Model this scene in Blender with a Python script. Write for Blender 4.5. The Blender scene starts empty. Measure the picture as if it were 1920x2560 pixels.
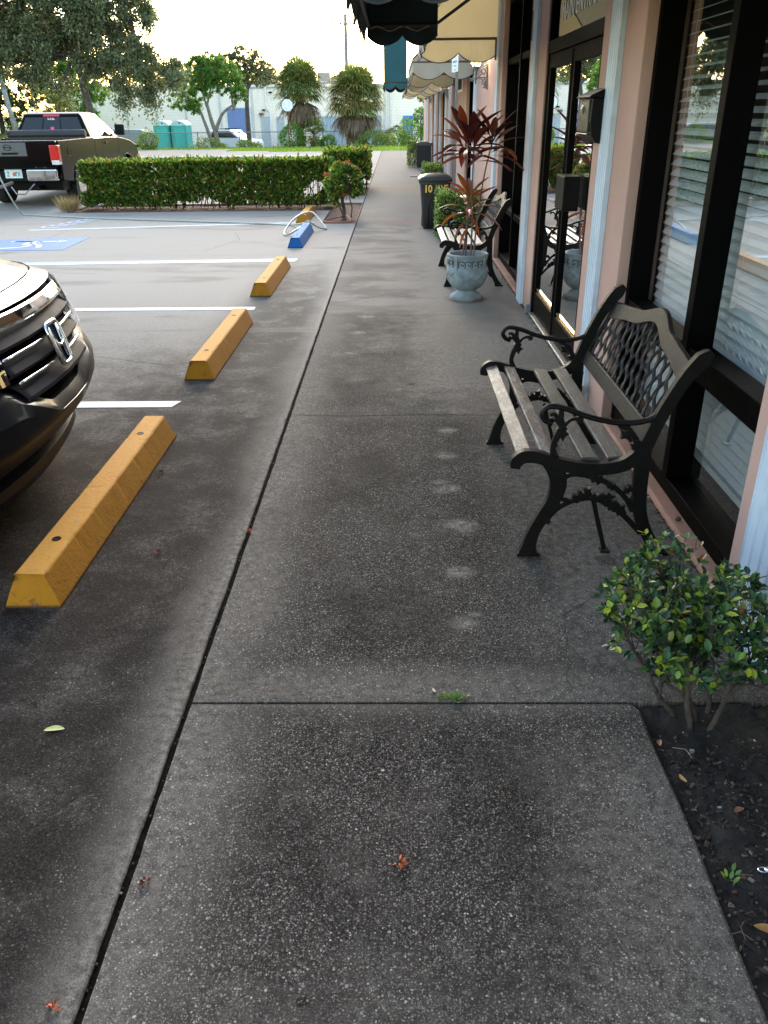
import bpy, bmesh, math, random
from mathutils import Vector, Matrix, noise as mnoise
PI = math.pi
scene = bpy.context.scene
COL = scene.collection

# ------------------------------------------------------------------ camera, sky, sun, exposure
def setup_camera():
    f, pitch, yaw, roll, h = 2016.55, 0.460107, -0.0174288, -0.0114014, 1.66
    fw = Vector((math.sin(yaw)*math.cos(pitch), math.cos(yaw)*math.cos(pitch), -math.sin(pitch)))
    r = Vector((math.cos(yaw), -math.sin(yaw), 0)); u = r.cross(fw)
    r2 = math.cos(roll)*r + math.sin(roll)*u; u2 = -math.sin(roll)*r + math.cos(roll)*u
    m = Matrix(((r2.x, u2.x, -fw.x, 0), (r2.y, u2.y, -fw.y, 0), (r2.z, u2.z, -fw.z, h), (0, 0, 0, 1)))
    cd = bpy.data.cameras.new('camera'); cam = bpy.data.objects.new('camera', cd); COL.objects.link(cam)
    cam.matrix_world = m
    cd.sensor_fit = 'HORIZONTAL'; cd.sensor_width = 36; cd.lens = 36*f/1920
    cd.clip_start = 0.05; cd.clip_end = 3000
    scene.camera = cam
setup_camera()
SUN_ELEV = math.radians(24.0); SUN_AZ = math.radians(-2.0)     # azimuth from +Y towards +X
world = bpy.data.worlds.new("World"); scene.world = world; world.use_nodes = True
wn = world.node_tree.nodes; wl = world.node_tree.links; wn.clear()
wo = wn.new('ShaderNodeOutputWorld'); bg = wn.new('ShaderNodeBackground'); sky = wn.new('ShaderNodeTexSky')
sky.sky_type = 'NISHITA'; sky.sun_disc = False; sky.sun_elevation = SUN_ELEV; sky.sun_rotation = SUN_AZ
sky.air_density = 1.35; sky.dust_density = 1.0; sky.ozone_density = 0.0
bg.inputs[1].default_value = 0.15
wl.new(sky.outputs[0], bg.inputs[0]); wl.new(bg.outputs[0], wo.inputs[0])
sd = bpy.data.lights.new('sun', 'SUN'); sd.energy = 0.8; sd.angle = math.radians(25); sd.color = (1.0, 0.94, 0.87)
sun = bpy.data.objects.new('sun', sd); COL.objects.link(sun)
sdir = Vector((math.sin(SUN_AZ)*math.cos(SUN_ELEV), math.cos(SUN_AZ)*math.cos(SUN_ELEV), math.sin(SUN_ELEV)))
sun.rotation_euler = sdir.to_track_quat('Z', 'Y').to_euler()
scene.view_settings.view_transform = 'Standard'; scene.view_settings.look = 'None'
scene.view_settings.gamma = 1.0; scene.view_settings.exposure = 2.22
scene.render.engine = 'CYCLES'
scene.cycles.max_bounces = 8; scene.cycles.transparent_max_bounces = 24

# ------------------------------------------------------------------ object helpers
def tag(o, label=None, cat=None, group=None, kind=None):
    if label: o['label'] = label
    if cat: o['category'] = cat
    if group: o['group'] = group
    if kind: o['kind'] = kind
    return o
def thing(name, label, cat, loc=(0, 0, 0), rotz=0, group=None):
    o = bpy.data.objects.new(name, None); COL.objects.link(o); o.empty_display_size = .2
    o.location = loc; o.rotation_euler = (0, 0, rotz)
    return tag(o, label, cat, group)
def copy_tree(o, parent=None):
    c = o.copy(); COL.objects.link(c); c.parent = parent
    if parent is not None: c.matrix_parent_inverse = Matrix()
    for ch in list(o.children): copy_tree(ch, c)
    return c

class MB:
    def __init__(s): s.v = []; s.f = []; s.mi = []; s.cur = 0
    def add(s, vs, fs):
        n = len(s.v); s.v += [tuple(p) for p in vs]; s.f += [tuple(i+n for i in f) for f in fs]; s.mi += [s.cur]*len(fs); return s
    def box(s, a, b):
        x0, y0, z0 = a; x1, y1, z1 = b
        if x0 > x1: x0, x1 = x1, x0
        if y0 > y1: y0, y1 = y1, y0
        if z0 > z1: z0, z1 = z1, z0
        return s.add([(x0,y0,z0),(x1,y0,z0),(x1,y1,z0),(x0,y1,z0),(x0,y0,z1),(x1,y0,z1),(x1,y1,z1),(x0,y1,z1)],
                     [(0,3,2,1),(4,5,6,7),(0,1,5,4),(1,2,6,5),(2,3,7,6),(3,0,4,7)])
    def obox(s, c, half, mat):          # oriented box
        vs = []
        for sx, sy, sz in ((-1,-1,-1),(1,-1,-1),(1,1,-1),(-1,1,-1),(-1,-1,1),(1,-1,1),(1,1,1),(-1,1,1)):
            vs.append(Vector(c) + mat @ Vector((sx*half[0], sy*half[1], sz*half[2])))
        return s.add(vs, [(0,3,2,1),(4,5,6,7),(0,1,5,4),(1,2,6,5),(2,3,7,6),(3,0,4,7)])
    def tube(s, pts, rad, n=8, cap=True, flat=None, up=None):
        pts = [Vector(p) for p in pts]
        if not hasattr(rad, '__len__'): rad = [rad]*len(pts)
        rings = []; prev = None
        for i, p in enumerate(pts):
            t = (pts[min(i+1, len(pts)-1)] - pts[max(i-1, 0)])
            if t.length < 1e-9: t = Vector((0, 0, 1))
            t.normalize()
            if prev is None:
                a = Vector(up) if up else (Vector((0, 0, 1)) if abs(t.z) < .9 else Vector((1, 0, 0)))
                a = (a - t*a.dot(t)).normalized()
            else:
                a = prev - t*prev.dot(t)
                a = a.normalized() if a.length > 1e-6 else t.orthogonal().normalized()
            prev = a; b = t.cross(a)
            fa, fb = (1, 1) if flat is None else flat
            rings.append([p + a*(rad[i]*fa*math.cos(2*PI*k/n)) + b*(rad[i]*fb*math.sin(2*PI*k/n)) for k in range(n)])
        vs = [q for r in rings for q in r]; fs = []
        for i in range(len(rings)-1):
            for k in range(n):
                k2 = (k+1) % n
                fs.append((i*n+k, i*n+k2, (i+1)*n+k2, (i+1)*n+k))
        if cap:
            fs.append(tuple(range(n-1, -1, -1))); fs.append(tuple((len(rings)-1)*n+k for k in range(n)))
        return s.add(vs, fs)
    def lathe(s, prof, c=(0, 0, 0), n=32, fn=None, capb=True, capt=False):
        vs = []; fs = []
        for (r, z) in prof:
            for k in range(n):
                a = 2*PI*k/n; rr = r*(fn(a, z) if fn else 1)
                vs.append((c[0]+rr*math.cos(a), c[1]+rr*math.sin(a), c[2]+z))
        m = len(prof)
        for i in range(m-1):
            for k in range(n):
                k2 = (k+1) % n; fs.append((i*n+k, i*n+k2, (i+1)*n+k2, (i+1)*n+k))
        if capb: fs.append(tuple(range(n-1, -1, -1)))
        if capt: fs.append(tuple((m-1)*n+k for k in range(n)))
        return s.add(vs, fs)
    def prism(s, poly, d, axis='y', o=0.0):      # poly of 2D points extruded along axis from o to o+d
        def P(a, b, t):
            if axis == 'y': return (a, t, b)
            if axis == 'x': return (t, a, b)
            return (a, b, t)
        n = len(poly); vs = [P(a, b, o) for a, b in poly] + [P(a, b, o+d) for a, b in poly]
        fs = [tuple(range(n)), tuple(range(2*n-1, n-1, -1))] + [(i, i+n, (i+1) % n + n, (i+1) % n) for i in range(n)]
        return s.add(vs, fs)
    def ribbon(s, pts, w, t, plane='xz', o=0.0): # stroke of width w in a plane, thickness t along the third axis
        P = [Vector(p) for p in pts]; n = len(P); ww = w if hasattr(w, '__len__') else [w]*n
        L = []; Rr = []
        for i in range(n):
            d = (P[min(i+1, n-1)] - P[max(i-1, 0)]).normalized(); nn = Vector((-d.y, d.x))
            L.append(P[i]+nn*ww[i]/2); Rr.append(P[i]-nn*ww[i]/2)
        def Q(p, q):
            if plane == 'xz': return (p.x, q, p.y)
            if plane == 'yz': return (q, p.x, p.y)
            return (p.x, p.y, q)
        vs = []
        for i in range(n): vs += [Q(L[i], o-t/2), Q(Rr[i], o-t/2), Q(Rr[i], o+t/2), Q(L[i], o+t/2)]
        fs = [(0, 1, 2, 3), tuple(4*(n-1)+k for k in (3, 2, 1, 0))]
        for i in range(n-1):
            a = 4*i; b = a+4
            for k in range(4): fs.append((a+k, b+k, b+(k+1) % 4, a+(k+1) % 4))
        return s.add(vs, fs)
    def grid(s, fn, nu, nv):
        vs = [fn(i/nu, j/nv) for j in range(nv+1) for i in range(nu+1)]
        fs = [(j*(nu+1)+i, j*(nu+1)+i+1, (j+1)*(nu+1)+i+1, (j+1)*(nu+1)+i) for j in range(nv) for i in range(nu)]
        return s.add(vs, fs)
    def build(s, name, mat, parent=None, smooth=False, bevel=0, solid=0, seg=2, loc=None, autos=None, sub=0):
        me = bpy.data.meshes.new(name); me.from_pydata(s.v, [], s.f)
        mats = mat if isinstance(mat, (list, tuple)) else [mat]
        for m in mats: me.materials.append(m)
        if len(mats) > 1: me.polygons.foreach_set('material_index', s.mi)
        me.update()
        bm = bmesh.new(); bm.from_mesh(me); bmesh.ops.recalc_face_normals(bm, faces=bm.faces); bm.to_mesh(me); bm.free()
        if smooth: me.polygons.foreach_set('use_smooth', [True]*len(me.polygons))
        o = bpy.data.objects.new(name, me); COL.objects.link(o)
        if smooth and autos is not None:
            try: me.set_sharp_from_angle(angle=autos)
            except Exception: pass
        if parent is not None: o.parent = parent
        if loc is not None: o.location = loc
        if solid:
            m = o.modifiers.new('thick', 'SOLIDIFY'); m.thickness = solid; m.offset = 0
        if sub:
            m = o.modifiers.new('sub', 'SUBSURF'); m.levels = sub; m.render_levels = sub
        if bevel:
            m = o.modifiers.new('bevel', 'BEVEL'); m.width = bevel; m.segments = seg; m.limit_method = 'ANGLE'; m.angle_limit = math.radians(35)
        return o
    def quick(s, name, mat, parent=None):      # no normal clean-up: for leaves and blades
        me = bpy.data.meshes.new(name); me.from_pydata(s.v, [], s.f)
        mats = mat if isinstance(mat, (list, tuple)) else [mat]
        for m in mats: me.materials.append(m)
        if len(mats) > 1: me.polygons.foreach_set('material_index', s.mi)
        o = bpy.data.objects.new(name, me); COL.objects.link(o)
        if parent is not None: o.parent = parent
        return o

def text_mesh(name, body, size, mat, parent, M, extrude=.001, bold=0.0, sx=1.0):
    cu = bpy.data.curves.new('t', 'FONT'); cu.body = body; cu.size = size; cu.extrude = extrude; cu.offset = bold
    cu.align_x = 'CENTER'; cu.align_y = 'CENTER'; cu.resolution_u = 3
    t = bpy.data.objects.new('t', cu); COL.objects.link(t)
    bpy.context.view_layer.update()
    me = bpy.data.meshes.new_from_object(t.evaluated_get(bpy.context.evaluated_depsgraph_get()))
    bpy.data.objects.remove(t)
    me.transform(M @ Matrix.Diagonal((sx, 1, 1, 1))); me.materials.clear(); me.materials.append(mat)
    o = bpy.data.objects.new(name, me); COL.objects.link(o)
    if parent is not None: o.parent = parent
    return o
def frame(origin, ex, ey):
    ex = Vector(ex).normalized(); ey = Vector(ey).normalized(); ez = ex.cross(ey)
    return Matrix(((ex.x, ey.x, ez.x, origin[0]), (ex.y, ey.y, ez.y, origin[1]), (ex.z, ey.z, ez.z, origin[2]), (0, 0, 0, 1)))

# ------------------------------------------------------------------ material helpers
class NT:
    def __init__(s, name):
        s.m = bpy.data.materials.new(name); s.m.use_nodes = True; s.t = s.m.node_tree; s.t.nodes.clear()
        s.out = s.t.nodes.new('ShaderNodeOutputMaterial'); s.b = s.t.nodes.new('ShaderNodeBsdfPrincipled')
        s.t.links.new(s.b.outputs[0], s.out.inputs[0]); s._co = None
    def n(s, k, **kw):
        x = s.t.nodes.new(k)
        for a, b in kw.items(): setattr(x, a, b)
        return x
    def l(s, a, b): s.t.links.new(a, b)
    def put(s, sock, v):
        if isinstance(v, (int, float)): sock.default_value = v
        elif isinstance(v, (tuple, list)): sock.default_value = tuple(v) + ((1,) if len(v) == 3 and len(sock.default_value) == 4 else ())
        else: s.l(v, sock)
    def co(s, scale=None, world=False):
        if world:
            g = s.n('ShaderNodeNewGeometry').outputs['Position']
        else:
            g = s.n('ShaderNodeTexCoord').outputs['Object']
        if scale is None: return g
        mp = s.n('ShaderNodeMapping'); s.l(g, mp.inputs[0]); mp.inputs['Scale'].default_value = scale if hasattr(scale, '__len__') else (scale,)*3
        return mp.outputs[0]
    def noise(s, vec, scale, detail=4, rough=.55, dist=0):
        x = s.n('ShaderNodeTexNoise'); s.l(vec, x.inputs['Vector']); x.inputs['Scale'].default_value = scale
        x.inputs['Detail'].default_value = detail; x.inputs['Roughness'].default_value = rough; x.inputs['Distortion'].default_value = dist
        return x.outputs['Fac']
    def voro(s, vec, scale, out='Distance', feat='F1', rnd=1):
        x = s.n('ShaderNodeTexVoronoi'); x.feature = feat; s.l(vec, x.inputs['Vector']); x.inputs['Scale'].default_value = scale
        x.inputs['Randomness'].default_value = rnd
        return x.outputs[out]
    def math(s, op, a, b=None, c=None, clamp=False):
        x = s.n('ShaderNodeMath', operation=op, use_clamp=clamp); s.put(x.inputs[0], a)
        if b is not None: s.put(x.inputs[1], b)
        if c is not None: s.put(x.inputs[2], c)
        return x.outputs[0]
    def step(s, v, a, b):      # smooth ramp from 0 at a to 1 at b
        x = s.n('ShaderNodeMapRange', interpolation_type='SMOOTHSTEP'); s.put(x.inputs[0], v)
        if a <= b:
            x.inputs[1].default_value = a; x.inputs[2].default_value = b; x.inputs[3].default_value = 0; x.inputs[4].default_value = 1
        else:
            x.inputs[1].default_value = b; x.inputs[2].default_value = a; x.inputs[3].default_value = 1; x.inputs[4].default_value = 0
        return x.outputs[0]
    def mix(s, f, a, b, mode='MIX'):
        x = s.n('ShaderNodeMix', data_type='RGBA', blend_type=mode); s.put(x.inputs[0], f); s.put(x.inputs[6], a); s.put(x.inputs[7], b)
        return x.outputs[2]
    def xyz(s, v):
        x = s.n('ShaderNodeSeparateXYZ'); s.l(v, x.inputs[0]); return x.outputs
    def ramp(s, f, stops, interp='LINEAR'):
        x = s.n('ShaderNodeValToRGB'); s.put(x.inputs[0], f); r = x.color_ramp; r.interpolation = interp
        while len(r.elements) < len(stops): r.elements.new(.5)
        for e, (p, c) in zip(r.elements, stops): e.position = p; e.color = tuple(c)+(1,)
        return x.outputs[0]
    def bump(s, h, strength=.3, dist=.01):
        x = s.n('ShaderNodeBump'); s.put(x.inputs['Height'], h); x.inputs['Strength'].default_value = strength; x.inputs['Distance'].default_value = dist
        s.l(x.outputs[0], s.b.inputs['Normal'])
    def set(s, **kw):
        for a, b in kw.items(): s.put(s.b.inputs[a.replace('_', ' ')], b)
        return s

def vary(c, k): return tuple(max(0, min(1, x*k)) for x in c)
def mat(name, color, rough=.6, metal=0, var=.12, vscale=6, bump=0, bscale=80, spec=.5, coat=0, dirt=0, dirtc=(.05, .045, .04), scale=None):
    t = NT(name); co = t.co(scale)
    f = t.noise(co, vscale, 5)
    c = t.mix(t.step(f, .3, .7), vary(color, 1-var), vary(color, 1+var))
    if dirt:
        d = t.noise(co, vscale*2.3, 6, .65); c = t.mix(t.math('MULTIPLY', t.step(d, .48, .72), dirt), c, dirtc)
    r = t.math('MULTIPLY_ADD', t.noise(co, vscale*3, 4), .2, rough-.1, clamp=True)
    t.set(Base_Color=c, Roughness=r, Metallic=metal)
    t.b.inputs['Specular IOR Level'].default_value = spec
    if coat: t.b.inputs['Coat Weight'].default_value = coat; t.b.inputs['Coat Roughness'].default_value = .04
    if bump: t.bump(t.noise(co, bscale, 4), bump, .004)
    return t.m
def leafmat(name, stops, rough=.4, trans=.25, spec=.4):
    t = NT(name); g = t.n('ShaderNodeNewGeometry')
    c = t.ramp(g.outputs['Random Per Island'], stops)
    t.set(Base_Color=c, Roughness=rough); t.b.inputs['Specular IOR Level'].default_value = spec
    tr = t.n('ShaderNodeBsdfTranslucent'); mx = t.n('ShaderNodeMixShader'); mx.inputs[0].default_value = trans
    br = t.mix(1.0, c, (1.6, 1.5, .7), 'MULTIPLY')
    t.l(br, tr.inputs[0]); t.l(t.b.outputs[0], mx.inputs[1]); t.l(tr.outputs[0], mx.inputs[2]); t.l(mx.outputs[0], t.out.inputs[0])
    return t.m
def glassmat(name, tint, refl_rough=.0, opacity=0.0, ior=1.5, body=(.01, .012, .012), boost=1.0):
    t = NT(name); tr = t.n('ShaderNodeBsdfTransparent'); tr.inputs[0].default_value = tuple(tint)+(1,)
    gl = t.n('ShaderNodeBsdfGlossy'); gl.inputs['Roughness'].default_value = refl_rough; gl.inputs[0].default_value = (1, 1, 1, 1)
    fr = t.n('ShaderNodeFresnel'); fr.inputs[0].default_value = ior
    df = t.n('ShaderNodeBsdfDiffuse'); df.inputs[0].default_value = tuple(body)+(1,)
    m1 = t.n('ShaderNodeMixShader'); m1.inputs[0].default_value = opacity
    t.l(tr.outputs[0], m1.inputs[1]); t.l(df.outputs[0], m1.inputs[2])
    m2 = t.n('ShaderNodeMixShader'); t.l(t.math('MULTIPLY', fr.outputs[0], boost, clamp=True), m2.inputs[0]); t.l(m1.outputs[0], m2.inputs[1]); t.l(gl.outputs[0], m2.inputs[2])
    t.l(m2.outputs[0], t.out.inputs[0]); t.t.nodes.remove(t.b)
    return t.m
def emit(name, color, strength):
    t = NT(name); t.set(Base_Color=color, Roughness=.5); t.put(t.b.inputs['Emission Color'], color); t.b.inputs['Emission Strength'].default_value = strength
    return t.m
# ------------------------------------------------------------------ ground materials
def aggregate(t, co, c, amt, layers):
    """scatter pebble chips of several sizes into colour c; returns colour and a height"""
    H = None
    for (scale, off, dens, rad, k) in layers:
        v = t.n('ShaderNodeTexVoronoi'); mp = t.n('ShaderNodeMapping'); mp.inputs['Location'].default_value = (off, off*.7, 0); mp.inputs['Scale'].default_value = (1, 1, .001)
        dn = t.n('ShaderNodeTexNoise'); t.l(co, dn.inputs['Vector']); dn.inputs['Scale'].default_value = scale*1.3
        wv = t.n('ShaderNodeVectorMath', operation='MULTIPLY_ADD'); t.l(dn.outputs['Color'], wv.inputs[0]); wv.inputs[1].default_value = (.5/scale,)*3; t.l(co, wv.inputs[2])
        t.l(wv.outputs[0], mp.inputs[0]); t.l(mp.outputs[0], v.inputs['Vector']); v.inputs['Scale'].default_value = scale
        cr, cg, cb = t.xyz(v.outputs['Color'])
        m = t.math('MULTIPLY', t.math('POWER', cr, dens), t.step(v.outputs['Distance'], rad, rad*.6))
        col = t.ramp(cg, [(0, (.07, .064, .058)), (.35, (.13, .12, .11)), (.65, (.20, .19, .175)), (.88, (.31, .298, .28)), (1, (.46, .45, .43))])
        mm = t.math('MULTIPLY', m, t.math('MULTIPLY', amt, k)); c = t.mix(mm, c, col); H = mm if H is None else t.math('ADD', H, mm)
    return c, H
def walkway_mat():
    t = NT('exposed_aggregate_concrete'); co = t.co(world=True); x, y, z = t.xyz(co)
    n1 = t.noise(co, 1.2, 6, .62); n2 = t.noise(co, 5, 7, .68); n3 = t.noise(co, 30, 5, .65); n4 = t.noise(co, 110, 3, .7)
    nn = t.math('ADD', t.math('MULTIPLY', t.math('SUBTRACT', n2, .5), .9), t.math('MULTIPLY', t.math('SUBTRACT', n1, .5), .8))     # about -.4 .. .4
    nf = t.math('ADD', nn, t.math('MULTIPLY', t.math('SUBTRACT', n3, .5), .5))
    d1 = t.math('SUBTRACT', x, -.656)
    ex = t.math('MAXIMUM', t.math('MULTIPLY', t.step(t.math('ADD', d1, t.math('MULTIPLY', nf, .42)), .36, .02), .62), t.math('MULTIPLY', t.step(t.math('ADD', d1, t.math('MULTIPLY', nf, .16)), .13, .02), .62))
    def band(yc, w, a): return t.math('MULTIPLY', t.step(t.math('ADD', t.math('ABSOLUTE', t.math('SUBTRACT', y, yc)), t.math('MULTIPLY', nf, w*.9)), w, w*.1), a)
    b = t.math('MAXIMUM', band(2.07, .20, .5), band(4.72, .24, .22)); b = t.math('MAXIMUM', b, ex)
    r1 = t.math('MULTIPLY', t.step(t.math('ADD', x, t.math('MULTIPLY', nf, .45)), .30, .85), .62)
    r1 = t.math('MULTIPLY', r1, t.step(y, 1.95, 2.3))
    r0 = t.math('MULTIPLY', t.math('MULTIPLY', t.step(t.math('ADD', x, t.math('MULTIPLY', nf, .5)), .15, .72), t.step(y, 2.05, 1.6)), .55)
    low = t.math('MULTIPLY', t.step(t.math('ADD', y, nn), 1.35, .75), .40)
    b = t.math('MAXIMUM', t.math('MAXIMUM', b, low), t.math('MAXIMUM', r1, r0))
    far = t.step(t.math('ADD', y, t.math('MULTIPLY', nn, 5.0)), 4.9, 8.2)
    clean = t.math('MULTIPLY', far, t.math('MULTIPLY_ADD', t.step(t.noise(t.co((.8, 1.5, 1), world=True), 1.3, 7, .64, .3), .36, .64), .46, .44))
    clean = t.math('MAXIMUM', clean, t.math('MULTIPLY', t.step(y, 10.5, 16.0), .82))
    rr = t.math('MULTIPLY', t.step(t.math('ADD', y, t.math('MULTIPLY', nn, 2)), 4.3, 5.4), t.step(t.math('ADD', x, t.math('MULTIPLY', nn, .8)), -.25, .45)); clean = t.math('MAXIMUM', clean, t.math('MULTIPLY', rr, .88))
    clean = t.math('MAXIMUM', clean, b)
    # pale drip marks below the awning edge
    drip = None
    for px_, py_, r_ in ((.25, 2.43, .045), (.30, 2.50, .02), (.24, 2.80, .04), (.27, 3.21, .05), (.20, 3.16, .02), (.25, 3.6, .035), (.22, 3.68, .02), (.26, 4.03, .045), (.29, 4.41, .035), (-.28, 5.42, .05), (-.36, 6.1, .05), (-.33, 6.75, .05), (-.27, 7.35, .06), (-.33, 7.9, .06), (.0, 5.2, .04), (.26, 8.1, .08), (-.1, 9.3, .12)):
        dx = t.math('MULTIPLY', t.math('SUBTRACT', x, px_), .75); dy = t.math('SUBTRACT', y, py_); d_ = t.math('SQRT', t.math('ADD', t.math('MULTIPLY', dx, dx), t.math('MULTIPLY', dy, dy)))
        q_ = t.step(t.math('ADD', d_, t.math('MULTIPLY', nf, .16)), r_*1.7, 0); drip = q_ if drip is None else t.math('MAXIMUM', drip, q_)
    mott = t.math('MULTIPLY', t.step(t.math('ADD', n2, t.math('MULTIPLY', t.math('SUBTRACT', n3, .5), .5)), .45, .72), .17)
    clean = t.math('MAXIMUM', clean, mott); clean = t.math('MAXIMUM', clean, t.math('MULTIPLY', drip, t.math('MULTIPLY_ADD', t.step(n3, .35, .62), .5, .55)))
    dirt = t.mix(t.step(n1, .35, .65), (.0075, .0067, .0061), (.024, .0215, .0195)); dirt = t.mix(t.math('MULTIPLY', t.step(n4, .45, .7), .6), dirt, (.048, .043, .039))
    cl = t.mix(t.step(y, 4.0, 9.0), t.mix(t.step(n3, .35, .65), (.105, .099, .089), (.225, .213, .195)), t.mix(n3, (.165, .161, .153), (.25, .246, .236)))
    c = t.mix(clean, dirt, cl)
    pink = t.math('MULTIPLY', t.step(t.math('ABSOLUTE', t.math('SUBTRACT', y, 14.3)), .55, .1), t.math('MULTIPLY', t.step(x, -.4, .2), t.step(n1, .3, .6))); c = t.mix(t.math('MULTIPLY', pink, .4), c, (.20, .10, .15))
    rust = t.math('MULTIPLY', t.math('MULTIPLY', t.step(n1, .42, .6), t.step(n3, .4, .65)), t.math('MULTIPLY', t.step(x, .3, .5), t.math('MULTIPLY', t.step(y, 4.2, 4.6), t.step(y, 8.5, 7.5))))
    c = t.mix(t.math('MULTIPLY', rust, .5), c, (.075, .045, .024))
    for px_, py_, r_, a_ in ((.86, 2.89, .05, .7), (.545, 2.945, .06, .5), (1.08, 2.945, .07, .55), (.545, 4.205, .05, .5), (.73, 4.2, .05, .5), (.695, 8.09, .21, .55), (.62, 13.5, .3, .4), (.30, 1.63, .02, .9), (-.35, 3.9, .018, .9), (.1, 5.3, .03, .8), (-.2, 1.05, .014, .9)):  # contact shade painted round bench feet, urn and bin, with rust and small spots
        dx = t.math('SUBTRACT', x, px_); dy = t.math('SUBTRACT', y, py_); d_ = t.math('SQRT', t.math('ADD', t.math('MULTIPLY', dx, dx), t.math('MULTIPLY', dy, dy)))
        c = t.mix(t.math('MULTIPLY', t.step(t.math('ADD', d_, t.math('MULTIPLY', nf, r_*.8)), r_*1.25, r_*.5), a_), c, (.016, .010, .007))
    fade = t.math('MULTIPLY_ADD', t.step(t.noise(co, 2.2, 4), .32, .58), .6, .40)
    grain = t.math('MULTIPLY', t.step(t.noise(co, 230, 3, .75), .56, .40), t.step(y, 10, 5)); c = t.mix(t.math('MULTIPLY', grain, .62), c, t.mix(.75, c, (.003, .0025, .0025)))
    amt = t.math('MAXIMUM', fade, t.math('MULTIPLY', clean, .8))
    amt = t.math('MULTIPLY', amt, t.step(y, 9.0, 5.0))
    c, H = aggregate(t, co, c, amt, [(160, 3.1, 2.2, .52, 1.0), (270, 7.7, 1.8, .55, .9), (88, 11.3, 7.0, .40, 1.0)])
    c = t.mix(1.0, c, (1.10, 1.0, .92), 'MULTIPLY')
    t.set(Base_Color=c, Roughness=.9); t.b.inputs['Specular IOR Level'].default_value = .06
    t.bump(t.math('ADD', t.math('MULTIPLY', H, .5), t.math('ADD', t.math('MULTIPLY', n3, .6), t.math('MULTIPLY', n4, .4))), .55, .004)
    return t.m
def lot_mat():
    t = NT('parking_lot_concrete'); co = t.co(world=True); x, y, z = t.xyz(co)
    n1 = t.noise(co, .8, 6, .62); n2 = t.noise(co, 4, 7, .68); n3 = t.noise(co, 38, 5, .66); n4 = t.noise(co, 130, 3, .7)
    nn = t.math('ADD', t.math('MULTIPLY', t.math('SUBTRACT', n2, .5), .7), t.math('MULTIPLY', t.math('SUBTRACT', n1, .5), 1.0)); nf = t.math('ADD', nn, t.math('MULTIPLY', t.math('SUBTRACT', n3, .5), .6))
    st = t.noise(t.co((.4, 1.5, 1), world=True), .9, 7, .64, .4)
    yy = t.math('ADD', y, t.math('MULTIPLY', nn, 3.4))
    dk = t.step(t.math('ADD', yy, t.math('MULTIPLY', t.step(x, -1.0, -3.4), 1.5)), 7.4, 4.2)
    strip = t.math('MULTIPLY', t.step(t.math('ADD', x, t.math('MULTIPLY', nf, .25)), -1.75, -1.2), t.step(yy, 11.5, 7.5)); dk = t.math('MAXIMUM', dk, t.math('MULTIPLY', strip, .78))
    dk = t.math('MULTIPLY', dk, t.math('SUBTRACT', 1.0, t.math('MULTIPLY', t.step(t.math('ADD', n2, t.math('MULTIPLY', t.math('SUBTRACT', n3, .5), .5)), .46, .74), t.math('MULTIPLY_ADD', t.step(y, 3.0, 7.0), .35, .16))))
    dk = t.math('MAXIMUM', dk, t.math('MULTIPLY', t.step(st, .54, .76), .5))
    d1 = t.math('SUBTRACT', -.656, x)
    edge = t.math('MAXIMUM', t.math('MULTIPLY', t.step(t.math('ADD', d1, t.math('MULTIPLY', nf, .42)), .20, .03), .62), t.math('MULTIPLY', t.step(t.math('ADD', d1, t.math('MULTIPLY', nf, .12)), .085, .03), .85))
    dk = t.math('MULTIPLY', dk, t.math('SUBTRACT', 1.0, edge))
    for yj, w_ in ((6.87, .14), (10.95, .2)): dk = t.math('MULTIPLY', dk, t.math('SUBTRACT', 1.0, t.math('MULTIPLY', t.step(t.math('ADD', t.math('ABSOLUTE', t.math('SUBTRACT', y, yj)), t.math('MULTIPLY', nf, w_*.7)), w_, .01), .4)))
    dirt = t.mix(t.step(n2, .35, .65), (.012, .0105, .0095), (.026, .0235, .0215)); dirt = t.mix(t.math('MULTIPLY', t.step(n4, .44, .68), .7), dirt, (.048, .043, .039)); dirt = t.mix(t.math('MULTIPLY', t.step(n3, .46, .34), .5), dirt, (.0045, .004, .004))
    cl = t.mix(n3, (.22, .219, .208), (.31, .309, .295)); cl = t.mix(t.math('MULTIPLY', t.step(y, 9, 3), 1.0), cl, t.mix(t.step(n3, .35, .65), (.100, .094, .085), (.215, .204, .188)))
    c = t.mix(dk, cl, dirt)
    brown = t.math('MULTIPLY', t.step(t.noise(t.co((.5, 1.2, 1), world=True), 1.1, 5), .56, .68), t.math('MULTIPLY', t.step(x, -3.4, -2.3), t.step(x, -1.3, -1.7))); c = t.mix(t.math('MULTIPLY', brown, .35), c, (.085, .058, .035))
    oil = t.math('MULTIPLY', t.math('MULTIPLY', t.step(n1, .35, .6), t.step(x, -1.1, -1.9)), t.step(y, 4.8, 3.8)); c = t.mix(t.math('MULTIPLY', oil, .6), c, (.022, .014, .009))
    v = t.step(t.noise(t.co((2, 1, 1), world=True), .6, 3), .55, .62)
    grain = t.math('MULTIPLY', t.step(t.noise(co, 200, 3, .75), .56, .40), t.step(y, 10, 5)); c = t.mix(t.math('MULTIPLY', grain, .6), c, t.mix(.75, c, (.003, .0025, .0025)))
    amt = t.math('MULTIPLY', t.step(y, 7, 4), t.math('MULTIPLY_ADD', t.step(n2, .4, .65), .6, .25))
    c, H = aggregate(t, co, c, amt, [(150, 5.3, 5.5, .48, .9), (250, 9.1, 2.8, .5, .7)])
    c = t.mix(1.0, c, (1.10, 1.0, .92), 'MULTIPLY')
    t.set(Base_Color=c, Roughness=.88); t.b.inputs['Specular IOR Level'].default_value = .06
    t.bump(t.math('ADD', t.math('ADD', n3, t.math('MULTIPLY', n4, .8)), t.math('MULTIPLY', H, .3)), .45, .004)
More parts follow.
